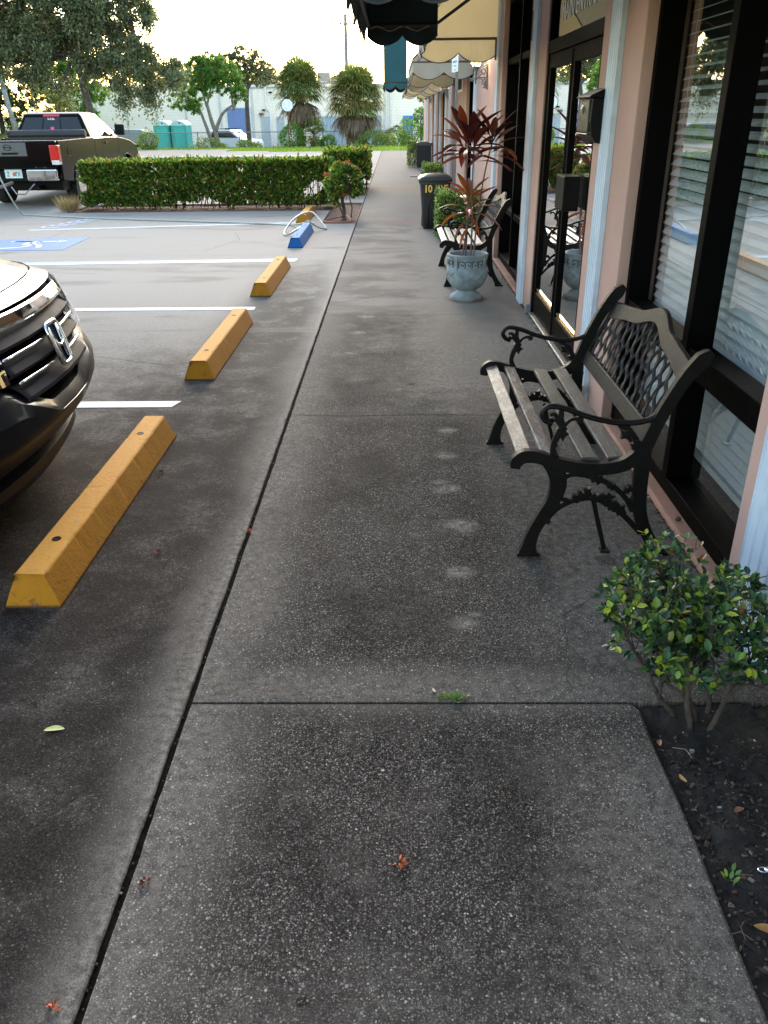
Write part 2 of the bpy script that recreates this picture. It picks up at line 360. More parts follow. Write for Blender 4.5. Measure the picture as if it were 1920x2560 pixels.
    return t.m
M = {}
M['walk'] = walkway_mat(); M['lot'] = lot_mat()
def soil_mat():
    t = NT('dark_soil'); co = t.co(world=True)
    n = t.noise(co, 9, 7, .7); n2 = t.noise(co, 60, 5, .7)
    c = t.mix(t.step(n, .35, .7), (.008, .006, .0047), (.030, .021, .0145))
    v = t.n('ShaderNodeTexVoronoi'); t.l(co, v.inputs['Vector']); v.inputs['Scale'].default_value = 75
    cr, cg, cb = t.xyz(v.outputs['Color']); m = t.math('MULTIPLY', t.step(cr, .93, .94), t.step(v.outputs['Distance'], .3, .15))
    c = t.mix(m, c, t.mix(cg, (.1, .06, .035), (.3, .28, .25)))
    t.set(Base_Color=c, Roughness=.95); t.bump(t.math('ADD', n, n2), .9, .015); return t.m
M['soil'] = soil_mat()
def mulch_mat():
    t = NT('red_mulch'); co = t.co((1, 2.5, 1), world=True); n = t.noise(co, 25, 6, .7)
    c = t.ramp(n, [(.3, (.03, .012, .008)), (.5, (.13, .055, .035)), (.62, (.20, .14, .10)), (.75, (.32, .28, .22))])
    t.set(Base_Color=c, Roughness=.95); t.bump(n, 1, .03); return t.m
M['mulch'] = mulch_mat()
def terrain_mat():
    t = NT('grassy_terrain'); co = t.co(world=True); n = t.noise(co, .35, 5); n2 = t.noise(co, 6, 5, .7)
    g = t.mix(t.step(n, .35, .65), (.09, .15, .025), (.15, .22, .04)); g = t.mix(t.step(n2, .45, .75), g, (.16, .16, .06))
    t.set(Base_Color=g, Roughness=.95); t.bump(n2, .6, .05); return t.m
M['terrain'] = terrain_mat()
M['farlot'] = mat('far_yard_concrete', (.30, .30, .29), .9, vscale=.4)

# ------------------------------------------------------------------ ground
def terr_h(x, y):
    h = -0.10
    def ss(a, b, v): v = max(0, min(1, (v-a)/(b-a))); return v*v*(3-2*v)
    if y > 42: h = -0.10 + .06*ss(42.4, 43.2, y)
    d = ss(47, 59, y)*.95*ss(-24, -20, x)
    return h - d
mb = MB()
xs = [-1500, -700, -300, -150, -80, -50, -40, -34, -30, -27] + [-24+i*1.0 for i in range(0, 40)] + [18, 25, 40, 70, 150, 300, 700, 1500]
ys = [-600, -200, -60, -20, -5, 0, 5, 10, 20, 30, 38, 41, 42, 42.4, 42.8, 43.2, 44, 46] + [47+i for i in range(0, 14)] + [65, 75, 90, 120, 200, 400, 900, 2500]
nx, ny = len(xs), len(ys)
mb.add([(a, b, terr_h(a, b)) for b in ys for a in xs], [(j*nx+i, j*nx+i+1, (j+1)*nx+i+1, (j+1)*nx+i) for j in range(ny-1) for i in range(nx-1)])
g = mb.build('ground', M['terrain'], smooth=True); tag(g, kind='structure')

def tiles(mb, xb, yb, holes, z0, z1, gx=(), gy=()):
    for i in range(len(xb)-1):
        for j in range(len(yb)-1):
            x0, x1, y0, y1 = xb[i], xb[i+1], yb[j], yb[j+1]
            if x1-x0 < .02 or y1-y0 < .012: continue       # a joint gap
            cx, cy = (x0+x1)/2, (y0+y1)/2
            if any(a < cx < b and c < cy < d for a, b, c, d in holes): continue
            mb.box((x0, y0, z0), (x1, y1, z1))
J = .006
# walkway: separate slabs
mb = MB(); xj = -.656
WJ = [-3.2, -.75, 2.0, 4.68, 7.4, 10.95, 13.6, 15.9, 19.0, 22.7, 26.5, 30.5, 34.5, 38.5, 42.6]
for i in range(len(WJ)-1):
    a, b = WJ[i], WJ[i+1]; gap = .006 if abs(b-2.0) < .1 else .0022; gap0 = .006 if abs(a-2.0) < .1 else .0022
    x1 = .752 if b <= 2.05 else 1.209
    if b > 2.05 or True:
        # slightly uneven outer edge facing the open joint
        y0, y1 = a+gap0, b-gap; n = max(2, int((y1-y0)/.03)) if y0 < 9 else 2
        vs = []; fs = []
        for k in range(n+1):
            yy = y0+(y1-y0)*k/n
            e = xj+.009+.003*mnoise.noise(Vector((yy*6, 1.3, 0)))+.0035*max(0, mnoise.noise(Vector((yy*23, 4.3, 0)))-.05)
            if b <= 2.05: xr = .752 + .006*mnoise.noise(Vector((yy*3, 7, 0)))
            else: xr = x1
            if abs(b-2.0) < .1 and k == n: xr = .735
            vs += [(e, yy, -.09), (e, yy, -.003), (e+.004, yy, 0), (xr-.008, yy, 0), (xr, yy, -.006), (xr, yy, -.09)]
        for k in range(n):
            for q in range(5): fs.append((k*6+q, k*6+q+1, k*6+6+q+1, k*6+6+q))
        fs += [(0, 1, 2, 3, 4, 5), tuple(n*6+q for q in (5, 4, 3, 2, 1, 0))]
        mb.add(vs, fs)
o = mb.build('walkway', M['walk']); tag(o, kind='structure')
# parking lot slabs with joints and planting holes
holes = [(-1.245, -.674, 14.2, 17.7), (-6.30, -1.245, 16.25, 17.7), (-1.6, -.674, 19.2, 22.7)]
xb = [-60, -15.3-J, -15.3, -10.3-J, -10.3, -6.30, -5.28-J/2, -5.28+J/2, -1.6, -1.245, -.676]
yb = [-6, -2.0-J, -2.0, 2.4, 2.4+.001, 6.87-J/2, 6.87+J/2, 10.95-J/2, 10.95+J/2, 14.2, 16.25, 17.7, 19.2, 22.7, 22.7+J, 28, 28+J, 34, 34+J, 42.6]
mb = MB(); tiles(mb, xb, yb, holes, -.09, 0)
vs = []; fs = []; n = 900
for k in range(n+1):
    yy = -6+48.6*(k/n)**1.7 if k else -6; e = xj-.009-.003*mnoise.noise(Vector((yy*6, 9.3, 0)))-.004*max(0, mnoise.noise(Vector((yy*21, 14.3, 0)))-.05)
    vs += [(-.6758, yy, -.09), (-.6758, yy, 0), (e-.004, yy, 0), (e, yy, -.004), (e, yy, -.09)]
for k in range(n):
    for q in range(4): fs.append((k*5+q, k*5+q+1, k*5+5+q+1, k*5+5+q))
mb.add(vs, fs)
o = mb.build('parking_lot', M['lot']); tag(o, kind='structure')
# further asphalt/concrete apron to the left of the grass
mb = MB(); mb.box((-60, 42.602, -.09), (-8.5, 46.4, -.002)); mb.box((-8.5, 42.602, -.09), (-6.2, 43.7, -.002))
o = mb.build('driveway', M['lot']); tag(o, kind='structure')
mb = MB(); mb.box((-60, 59.5, -1.2), (14, 75.2, -.94)); o = mb.build('far_yard', M['farlot']); tag(o, kind='structure')
# soil in the joints and in the foreground bed
mb = MB(); mb.box((xj-.02, -5, -.088), (xj+.02, 42.6, -.011))
o = mb.build('joint_soil', mat('black_joint_dirt', (.006, .005, .004), .95, vscale=60, var=.5, spec=.02)); tag(o, kind='structure')
mb = MB()
def bed(u, v):
    x = .742+u*.9; y = -3.2+v*5.19
    z = -.037 + .028*max(0, (v-.965)/.035) + .03*mnoise.noise(Vector((x*5, y*5, 0))) + .014*mnoise.noise(Vector((x*22, y*22, 3))) + .007*mnoise.noise(Vector((x*60, y*60, 8))) + .03*u
    return (x, y, z)
mb.grid(bed, 90, 420); o = mb.build('planting_bed', M['soil'], smooth=True); tag(o, kind='structure')
for nm, (a, b, c, d) in zip(('mulch_bed', 'mulch_bed', 'mulch_bed'), holes):
    mb = MB()
    def f(u, v, a=a, b=b, c=c, d=d):
        x = a+u*(b-a); y = c+v*(d-c); return (x, y, -.035+.022*mnoise.noise(Vector((x*9, y*9, 0))))
    mb.grid(f, 40, 30); o = mb.build(nm, M['mulch'], smooth=True); tag(o, kind='structure')

# ------------------------------------------------------------------ painted markings
def paint(name, c, wear=.5):
    t = NT(name); co = t.co(world=True); n = t.noise(co, 14, 6, .7); n2 = t.noise(co, 3, 3)
    f = t.math('MULTIPLY', t.step(t.math('ADD', n, t.math('MULTIPLY', n2, .3)), .62+.2*(1-wear), .85+.15*(1-wear)), .8)
    t.set(Base_Color=t.mix(f, c, (.22, .22, .22)), Roughness=.7); return t.m
M['white_paint'] = paint('white_paint', (.46, .47, .49), .75); M['blue_paint'] = paint('blue_road_paint', (.008, .10, .30), .3)
M['pale_blue_paint'] = paint('pale_blue_paint', (.15, .27, .45), .9); M['worn_white'] = paint('worn_white_paint', (.42, .48, .60), 1.0)
def line(name, pts, m, z=.004, kind='structure'):
    mb = MB(); mb.add([(x, y, z) for x, y in pts]+[(x, y, -.0005) for x, y in pts], [tuple(range(len(pts)))]+[(i, (i+1) % len(pts), (i+1) % len(pts)+len(pts), i+len(pts)) for i in range(len(pts))])
    o = mb.build(name, m); tag(o, kind=kind); return o
line('parking_line', [(-6.4, 4.82), (-1.42, 4.85), (-1.385, 4.965), (-6.4, 4.965)], M['white_paint'])
line('parking_line', [(-6.4, 7.66), (-1.34, 7.655), (-1.34, 7.77), (-6.4, 7.78)], M['white_paint'])
line('parking_line', [(-6.4, 10.22), (-1.26, 10.40), (-1.245, 10.50), (-6.4, 10.32)], M['white_paint'])
line('parking_line', [(-6.4, 10.325), (-1.245, 10.505), (-1.235, 10.615), (-6.4, 10.44)], M['pale_blue_paint'])
line('parking_line', [(-5.95, 13.64), (-1.66, 14.33), (-1.66, 14.38), (-5.95, 13.70)], M['white_paint'])
line('parking_line', [(-5.95, 13.705), (-1.66, 14.385), (-1.62, 14.45), (-5.95, 13.76)], M['pale_blue_paint'])
line('parking_line', [(-14, 38.6), (-1.4, 38.6), (-1.4, 38.75), (-14, 38.75)], M['white_paint'])
line('parking_line', [(-14, 35.6), (-1.4, 35.6), (-1.4, 35.72), (-14, 35.72)], M['white_paint'])
line('accessible_parking_marking', [(-6.05, 11.5), (-4.60, 11.52), (-4.64, 12.76), (-6.05, 12.62)], M['blue_paint'])
mb = MB()
def stroke(pts, w): mb.ribbon(pts, w, .003, 'xy', .0062)
def arc(cx, cy, r, a0, a1, n=18): return [(cx+r*math.cos(a0+(a1-a0)*i/n), cy+r*math.sin(a0+(a1-a0)*i/n)) for i in range(n+1)]
stroke(arc(-5.52, 12.02, .33, -2.6, 2.0), .07); stroke([(-5.60, 12.36), (-5.25, 12.30), (-4.98, 12.34)], .08)
stroke([(-5.36, 12.33), (-5.34, 12.02), (-5.10, 11.98), (-5.02, 11.74)], .08); stroke([(-5.22, 12.33), (-5.20, 12.14)], .06)
stroke(arc(-4.90, 12.34, .045, 0, 2*PI, 10), .05)
o = mb.build('accessible_parking_symbol', M['white_paint']); tag(o, kind='structure')
mb = MB()
for k in range(6):
    a = -5.86+k*.07; mb.ribbon([(a, 13.95+k*.21), (a+.28, 14.02+k*.21)], .06, .003, 'xy', .004)
    mb.ribbon([(a, 13.95+k*.21), (a+.02, 14.12+k*.21)], .05, .003, 'xy', .0075)
o = mb.build('faded_pavement_lettering', M['worn_white']); tag(o, kind='structure')
# hairline cracks
mb = MB()
def crack(pts, w=.004):
    q = []
    for (a, b), (c, d) in zip(pts, pts[1:]):
        for k in range(12):
            f = k/12; q.append((a+(c-a)*f+random.uniform(-.012, .012), b+(d-b)*f+random.uniform(-.012, .012)))
    q.append(pts[-1]); mb.ribbon(q, w, .0006, 'xy', .0006)
random.seed(3)
crack([(-1.15, 3.05), (-.92, 3.2), (-.8, 3.02)], .002); crack([(-.95, 1.5), (-.8, 1.75)], .0015); crack([(-2.6, 11.3), (-2.3, 12.4), (-2.5, 13.2)], .004); crack([(-.63, 4.70), (-.3, 4.66), (.1, 4.70), (.42, 4.67)], .0035); crack([(.42, 4.67), (.8, 4.71), (1.15, 4.69)], .0018); crack([(.55, 2.05), (.62, 2.5), (.9, 2.75), (1.18, 2.8)], .0013); crack([(-3.2, 5.9), (-2.4, 6.1), (-1.7, 5.8), (-1.2, 6.0)], .002); crack([(-.64, 7.9), (-.1, 8.3), (.4, 8.1)], .0018)
o = mb.build('pavement_crack', M['soil']); tag(o, kind='structure')
# ------------------------------------------------------------------ materials of the shopfront
def pinkm():
    t = NT('pink_stucco'); co = t.co(world=True); z = t.xyz(co)[2]; n = t.noise(t.co((1, 1, .25), world=True), 3.5, 7, .68); n2 = t.noise(co, 160, 4, .7); n3 = t.noise(co, 1.1, 4)
    c = t.mix(t.step(n3, .3, .7), (.39, .25, .215), (.46, .295, .25)); c = t.mix(t.math('MULTIPLY', t.step(n, .54, .76), .35), c, (.28, .185, .155)); c = t.mix(t.math('MULTIPLY', t.step(n2, .55, .72), .18), c, (.30, .19, .16))
    splash = t.math('MULTIPLY', t.step(t.math('ADD', z, t.math('MULTIPLY', n, .35)), .42, .16), .55); c = t.mix(splash, c, (.17, .115, .095))
    t.set(Base_Color=c, Roughness=.9); t.b.inputs['Specular IOR Level'].default_value = .15; t.bump(t.math('ADD', n2, t.math('MULTIPLY', t.noise(co, 45, 4), .8)), .5, .004); return t.m
M['pink'] = pinkm()
M['pinkcurb'] = mat('pink_painted_curb', (.33, .17, .125), .8, var=.08, vscale=8, bump=.3, bscale=120, dirt=.45, dirtc=(.20, .13, .10))
M['downspout'] = mat('pale_blue_white_metal', (.44, .51, .60), .5, var=.07, vscale=5, dirt=.25, dirtc=(.26, .28, .29), spec=.25)
M['bronze'] = mat('dark_bronze_frame', (.0018, .0016, .0015), .55, var=.15, vscale=10, spec=.03)
M['blackmetal'] = mat('black_metal', (.003, .003, .0032), .5, var=.1, spec=.1)
M['brass'] = mat('brass_strip', (.55, .38, .14), .3, metal=.9)
M['threshold'] = mat('aluminium_threshold', (.42, .38, .34), .4, metal=.6)
M['clearglass'] = glassmat('window_glass', (.92, .95, .95), boost=.42); M['transomglass'] = glassmat('transom_glass', (.035, .033, .03), boost=.35)
M['tintglass'] = glassmat('tinted_glass', (.035, .033, .03), boost=1.6)
M['darkglass'] = glassmat('dark_glass', (.03, .03, .03), opacity=.35, boost=1.6)
M['blind'] = mat('white_blind', (.38, .43, .45), .6, var=.03, vscale=4)
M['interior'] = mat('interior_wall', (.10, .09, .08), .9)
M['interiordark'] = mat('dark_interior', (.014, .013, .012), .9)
M['white'] = mat('white_lettering', (.75, .76, .72), .6)

WX = 1.213
bld = thing('storefront_building', 'long pink stucco shopfront with tall dark framed windows and pale blue downspouts', 'building', (WX, 6, 0))
def bp(mb, name, m, parent=None, **kw):    # a part, built in world space then moved under the building
    o = mb.build(name, m, **kw); o.parent = parent or bld
    o.matrix_parent_inverse = Matrix.Translation(-Vector((WX, 6, 0))) if parent is None else Matrix()
    return o
OPEN = [(2.58, 4.55), (5.45, 7.43), (8.33, 10.42), (14.0, 15.5), (18.2, 19.5), (22.0, 23.9), (24.6, 26.6), (28.0, 29.4), (31.2, 33.2), (-1.6, .9)]
OPEN.sort(); TOP = 2.78; REC = .057; GX = 1.345
mb = MB(); y = -4.0
for a, b in OPEN + [(38.1, None)]:
    mb.box((WX, y, -.05), (1.42, a, TOP if b else TOP)); y = b
mb.box((WX, -4, TOP), (1.42, 38.1, 4.3))
small = (16.3, 17.6)
bp(mb, 'wall', M['pink'], bevel=.006)
mb = MB(); mb.box((WX-.05, -4.05, 4.3), (7.5, 38.15, 4.45)); bp(mb, 'roof', M['farlot'])
mb = MB(); mb.box((4.2, -4, -.05), (4.3, 38.1, 4.3)); mb.box((1.42, -4.0, -.05), (4.2, -3.9, 4.3)); mb.box((1.42, 38.0, -.05), (7.5, 38.1, 4.3)); mb.box((1.42, 4.95, .001), (4.2, 5.05, 4.29))
bp(mb, 'inner_wall', M['interior'])
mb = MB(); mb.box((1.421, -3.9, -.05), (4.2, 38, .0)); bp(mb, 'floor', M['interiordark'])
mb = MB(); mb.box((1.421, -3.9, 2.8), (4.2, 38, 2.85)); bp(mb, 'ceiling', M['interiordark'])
for (a, b) in OPEN:
    if (a, b) == (5.45, 7.43): continue
    mb = MB(); mb.box((WX-.003, a+.001, -.06), (1.30, b-.001, .028)); bp(mb, 'sill', M['pinkcurb'], bevel=.01)
# corrugated flat downspouts
def downspout(y0, y1, xp=.03):
    n = 5; w = (y1-y0)
    poly = [(WX-.001, y0)]
    for k in range(n):
        a = y0+w*k/n
        poly += [(WX-xp, a+.004), (WX-xp, a+w/n*.55), (WX-xp+.006, a+w/n*.62), (WX-xp+.006, a+w/n*.94)]
    poly += [(WX-xp, y1), (WX-.001, y1)]
    mb = MB(); mb.prism(poly, 4.25, 'z', .0); bp(mb, 'downspout', M['downspout'])
    for zz in (1.2, 3.0):
        pass
for a, b in ((2.10, 2.44), (4.93, 5.16), (7.82, 8.08), (10.60, 10.82), (13.45, 13.75), (17.9, 18.05), (19.9, 20.0), (21.3, 21.6), (24.15, 24.35), (27.0, 27.2), (30.6, 30.85), (34.2, 34.5)):
    downspout(a, b)

def window(a, b, mull, bars=(.62,), barh=.11, blinds=False, glass='clearglass', mw=.06):
    f = MB(); X0, X1 = WX+REC, 1.385
    Z0 = .028
    f.box((X0, a, Z0), (X1, a+.05, TOP)); f.box((X0, b-.05, Z0), (X1, b, TOP)); f.box((X0+.002, a+.05, Z0), (X1-.002, b-.05, Z0+.075)); f.box((X0+.002, a+.05, TOP-.07), (X1-.002, b-.05, TOP))
    for m in mull: f.box((X0-.004, m-mw/2, Z0+.076), (X1-.004, m+mw/2, TOP-.071))
    for z in bars:
        e = [a+.05]+[q for m in mull for q in (m-mw/2, m+mw/2)]+[b-.05]
        for k in range(0, len(e), 2): f.box((X0+.006, e[k], z), (X1-.006, e[k+1], z+barh))
    w = bp(f, 'window', M['bronze'], bevel=.004)
    e = [a+.05]+[q for m in mull for q in (m-mw/2, m+mw/2)]+[b-.05]; zz = [Z0+.075]+[q for z in bars for q in (z, z+barh)]+[TOP-.07]
    g_ = MB()
    for k in range(0, len(e), 2):
        for j in range(0, len(zz), 2): g_.add([(GX, e[k], zz[j]), (GX, e[k+1], zz[j]), (GX, e[k+1], zz[j+1]), (GX, e[k], zz[j+1])], [(0, 1, 2, 3)])
    o = g_.quick('glass_pane', M[glass], w); o.matrix_parent_inverse = Matrix()
    if blinds:
        s = MB(); tilt = math.radians(44)
        for k in (0,):
            y0, y1 = e[0]-.03, e[-1]+.03; z = .245
            s.box((1.40, y0, .195), (1.44, y1, .225))
            n = 0
            while z < TOP-.1:
                t = tilt if z < 1.35 else math.radians(44-24*min(1, (z-1.35)/.5))
                c, q = math.cos(t)*.025, math.sin(t)*.025
                s.add([(1.435-c, y0, z-q), (1.435-c, y1, z-q), (1.435-.002, y1, z+.003), (1.435-.002, y0, z+.003), (1.435+c, y0, z+q), (1.435+c, y1, z+q)], [(0, 1, 2, 3), (3, 2, 5, 4)]); z += .047
            for yy in (y0+.2, y0+.75, y1-.75, y1-.2): s.tube([(1.388, yy, .2), (1.388, yy, TOP)], .0012, 4)
        o = s.quick('blinds', M['blind'], w)
    return w
window(2.58, 4.55, [3.52], bars=(.62,), blinds=True, mw=.07)
window(-1.6, .9, [-.35], blinds=True)
window(8.33, 10.42, [9.35], bars=(.60, 2.12), barh=.06, glass='darkglass')
for a, b in OPEN:
    if a > 12: window(a, b, [(a+b)/2], bars=(2.1,), barh=.06, glass='darkglass')
# small high window is surface framed
mb = MB(); mb.box((WX-.012, 16.35, 1.98), (WX+.01, 17.6, 2.34)); w = bp(mb, 'window', M['white'])
mb = MB(); mb.box((WX-.014, 16.45, 2.02), (WX-.0125, 17.5, 2.30)); mb.build('glass_pane', M['interiordark'], w)

# the double entrance door
a, b, mid = 5.45, 7.43, 6.42; X0, X1 = WX+.012, 1.33; DG = WX+.045
f = MB(); f.box((X0, a, 0.02), (X1, a+.05, TOP)); f.box((X0, b-.05, .02), (X1, b, TOP)); f.box((X0+.001, a+.05, 2.06), (X1-.001, b-.05, 2.15)); f.box((X0, a+.05, TOP-.06), (X1, b-.05, TOP))
dr = bp(f, 'entrance_door', M['bronze'], bevel=.004)
def leaf(y0, y1):
    f = MB(); sx0, sx1 = WX+.022, WX+.07; w = .075
    f.box((sx0, y0, .03), (sx1, y0+w, 2.055)); f.box((sx0, y1-w, .03), (sx1, y1, 2.055)); f.box((sx0+.001, y0+w, .03), (sx1-.001, y1-w, .21)); f.box((sx0+.001, y0+w, 1.96), (sx1-.001, y1-w, 2.055))
    f.box((sx0-.006, y0+w*.1, .05), (sx0+.004, y0+w*.25, 2.04)); f.box((sx0-.006, y1-w*.25, .05), (sx0+.004, y1-w*.1, 2.04))
    l = f.build('door_leaf', M['bronze'], dr, bevel=.003)
    q = MB(); q.add([(DG, y0+w, .21), (DG, y1-w, .21), (DG, y1-w, 1.96), (DG, y0+w, 1.96)], [(0, 1, 2, 3)]); q.quick('glass_pane', M['tintglass'], dr)
    q = MB(); q.box((DG-.012, y0+w+.02, .212), (DG-.001, y1-w-.02, .222)); q.box((DG-.012, y0+w+.02, .236), (DG-.001, y1-w-.02, .248)); q.build('brass_strip', M['brass'], dr)
    return l
leaf(a+.052, mid-.003); leaf(mid+.003, b-.052)
q = MB(); q.add([(DG, a+.05, 2.15), (DG, b-.05, 2.15), (DG, b-.05, TOP-.06), (DG, a+.05, TOP-.06)], [(0, 1, 2, 3)]); q.quick('transom_pane', M['transomglass'], dr)
text_mesh('transom_lettering', 'MAIN', .17, M['white'], dr, frame((DG-.004, 6.86, 2.31), (0, -1, 0), (0, 0, 1)), .0006, sx=1.12)
text_mesh('transom_lettering', 'ENTRANCE', .17, M['white'], dr, frame((DG-.004, 6.08, 2.31), (0, -1, 0), (0, 0, 1)), .0006, sx=1.12)
q = MB(); q.box((WX-.006, a, .0), (1.33, b, .019)); q.build('threshold', M['threshold'], dr, bevel=.003)
q = MB(); q.box((1.122, 5.80, 1.045), (1.232, 6.08, 1.265)); q.build('lock_box', M['blackmetal'], dr, bevel=.008)
q = MB(); q.box((WX-.035, 7.40, .005), (WX+.012, 7.445, .085)); q.build('door_stop', mat('grey_plastic', (.14, .16, .18), .6), dr, bevel=.006)

# ------------------------------------------------------------------ mailbox
mbx = thing('wall_mailbox', 'small black metal mailbox with curved lid on the pink pillar by the entrance door', 'mailbox', (WX-.003, 5.32, 1.5))
mb = MB(); prof = [(0, -.02), (-.05, -.012), (-.082, .03), (-.095, .10), (-.09, .22), (0, .22)]
mb.prism(prof, .36, 'y', -.18); mb.build('body', mat('mailbox_black', (.003, .003, .0034), .45, var=.05, spec=.15), mbx, bevel=.005)
mb = MB(); mb.prism([(.0, .274), (-.04, .262), (-.1, .236), (-.112, .226), (-.108, .220), (-.09, .2215), (0, .2215)], .376, 'y', -.188); mb.build('lid', M['blackmetal'], mbx, bevel=.003)
mb = MB(); mb.box((-.102, -.14, .045), (-.088, .14, .205)); mb.box((-.104, -.155, .205), (-.088, .155, .212)); mb.box((-.104, -.155, .03), (-.086, .155, .037)); mb.build('front_panel', mat('dark_steel', (.03, .026, .023), .3, metal=.3), mbx, bevel=.003)
mb = MB(); mb.tube([(-.106, 0, .19), (-.112, .005, .165), (-.106, 0, .14)], [.004, .009, .003], 8); mb.tube([(-.106, -.04, .18), (-.108, .04, .18)], .003, 6); mb.build('ornament', mat('pewter', (.45, .44, .42), .3, metal=.9), mbx)

# ------------------------------------------------------------------ awnings
def canvas(name, c_out, c_in=None, trans=.35):
    t = NT(name); co = t.co(world=True); n = t.noise(co, 3, 4); n2 = t.noise(co, 220, 2)
    c = t.mix(t.step(n, .3, .7), vary(c_out, .92), vary(c_out, 1.05))
    t.set(Base_Color=c, Roughness=.85); t.bump(t.math('ADD', n2, t.math('MULTIPLY', t.noise(co, 6, 3), 6)), .25, .003)
    tr = t.n('ShaderNodeBsdfTranslucent'); mx = t.n('ShaderNodeMixShader'); mx.inputs[0].default_value = trans
    tr.inputs[0].default_value = tuple(c_in or c_out)+(1,); t.l(t.b.outputs[0], mx.inputs[1]); t.l(tr.outputs[0], mx.inputs[2]); t.l(mx.outputs[0], t.out.inputs[0]); return t.m
M['cream'] = canvas('cream_canvas', (.62, .60, .55), (.66, .60, .44), .55)
M['teal'] = canvas('teal_canvas', (.02, .10, .12), (.015, .045, .045), .08)
M['shadecanvas'] = canvas('shaded_teal_canvas', (.010, .022, .022), (.012, .02, .016), .04)  # same teal canvas, the shade on its underside put into the colour
M['piping'] = mat('dark_piping', (.03, .022, .025), .7); M['tubing'] = mat('rusty_steel_tube', (.10, .06, .045), .5, metal=.3, dirt=.4, dirtc=(.16, .07, .03))
def scallop(L, n, depth):       # lower edge heights along a length
    pts = []; m = n*10
    for i in range(m+1):
        u = i/m; ph = (u*n) % 1.0 if i < m else 1.0
        pts.append((u*L, -depth*math.sin(PI*ph)**.75 if 0 < ph < 1 else 0))
    return pts
def awning(name, label, y0, y1, xf, zr, ztop, mats, valance, scw, group, xback=WX, vert=None, n_end=None, near=True):
    """frame rail at height zr, fabric rising from the front rail to ztop at the wall; scalloped valances hang from the rail"""
    outm, pip = mats
    t = thing(name, label, 'awning', (xf, (y0+y1)/2, zr), group=group); off = Vector((xf, (y0+y1)/2, zr))
    def P(x, y, z): return (x-off.x, y-off.y, z-off.z)
    m = MB(); zv = zr + (vert or 0)
    m.add([P(xf, y0, zr), P(xf, y1, zr), P(xf, y1, zv), P(xf, y0, zv), P(xback, y1, ztop), P(xback, y0, ztop)], ([(0, 1, 2, 3)] if vert else []) + [(3, 2, 4, 5)])
    for yy in ((y0, y1) if near else (y1,)):
        m.add([P(xf, yy, zr), P(xf, yy, zv+.0001), P(xback, yy, ztop), P(xback, yy, zr)], [(0, 1, 2, 3)])
    m.build('canopy', outm, t, solid=.004)
    for (ax, p0, p1) in (('x', y0, None), ('x', y1, None), ('y', xf, None))[0 if near else 1:]:
        v = MB(); tb = MB()
        L = (xback-xf) if ax == 'x' else (y1-y0); n = n_end if (ax == 'x' and n_end) else max(1, round(L/scw)); sc = scallop(L, n, valance*.42)
        top = []; bot = []
        for (d, z) in sc:
            sway = .008*math.sin(d*23+p0*3)
            if ax == 'x': top.append(P(xf+d, p0, zr)); bot.append(P(xf+d, p0+sway+(.006 if p0 == y1 else -.006), zr-valance*.6+z))
            else: top.append(P(xf, y0+d, zr)); bot.append(P(xf-.01+sway, y0+d, zr-valance*.6+z))
        k = len(sc); v.add(top+bot, [(i, i+1, k+i+1, k+i) for i in range(k-1)])
        o = v.build('valance', outm, t, solid=.003)
        tb.tube(bot, .006, 5); tb.build('piping', pip, o)
    fr = MB()
    fr.tube(([P(xback, y0, zr)] if near else [])+[P(xf, y0, zr), P(xf, y1, zr), P(xback, y1, zr)], .014, 8)
    fr.tube([P(xback-.02, y0, zr), P(xback-.02, y0, zr-.22)], .018, 8); fr.tube([P(xback-.02, y1, zr), P(xback-.02, y1, zr-.22)], .018, 8)
    fr.tube([P(xf, y0, zv), P(xback, y0, ztop)], .012, 8); fr.tube([P(xf, y1, zv), P(xback, y1, ztop)], .012, 8)
    if vert: fr.tube([P(xf, y0, zv), P(xf, y1, zv)], .012, 8); fr.tube([P(xf, y1, zr), P(xf, y1, zv)], .012, 8)
    fr.build('frame', M['tubing'], t)
    return t
AG = 'awnings along the shopfront'
awning('window_awning', 'cream canvas awning seen from inside, its scalloped edge just above the nearest lantern', 8.06, 10.93, .285, 2.42, 3.7, (M['cream'], M['piping']), .24, .38, AG, vert=.05, n_end=2, near=False)
awning('window_awning', 'white canvas awning with sloping top just behind the small blue and white sign', 13.9, 18.4, .27, 2.33, 3.2, (M['cream'], M['piping']), .23, .42, AG, vert=.05)
awning('window_awning', 'white awning beyond the teal hanging canopy and beside the second lantern', 20.9, 24.4, .28, 2.30, 3.2, (M['cream'], M['piping']), .23, .42, AG, vert=.05)
awning('window_awning', 'farthest small cream awning above the last wall lantern', 27.2, 31.5, .27, 2.30, 3.1, (M['cream'], M['piping']), .23, .42, AG, vert=.05)
awning('window_awning', 'cream awning over the near window with the white blinds', 2.35, 4.9, .285, 2.46, 3.7, (M['cream'], M['piping']), .24, .38, AG, vert=.05)
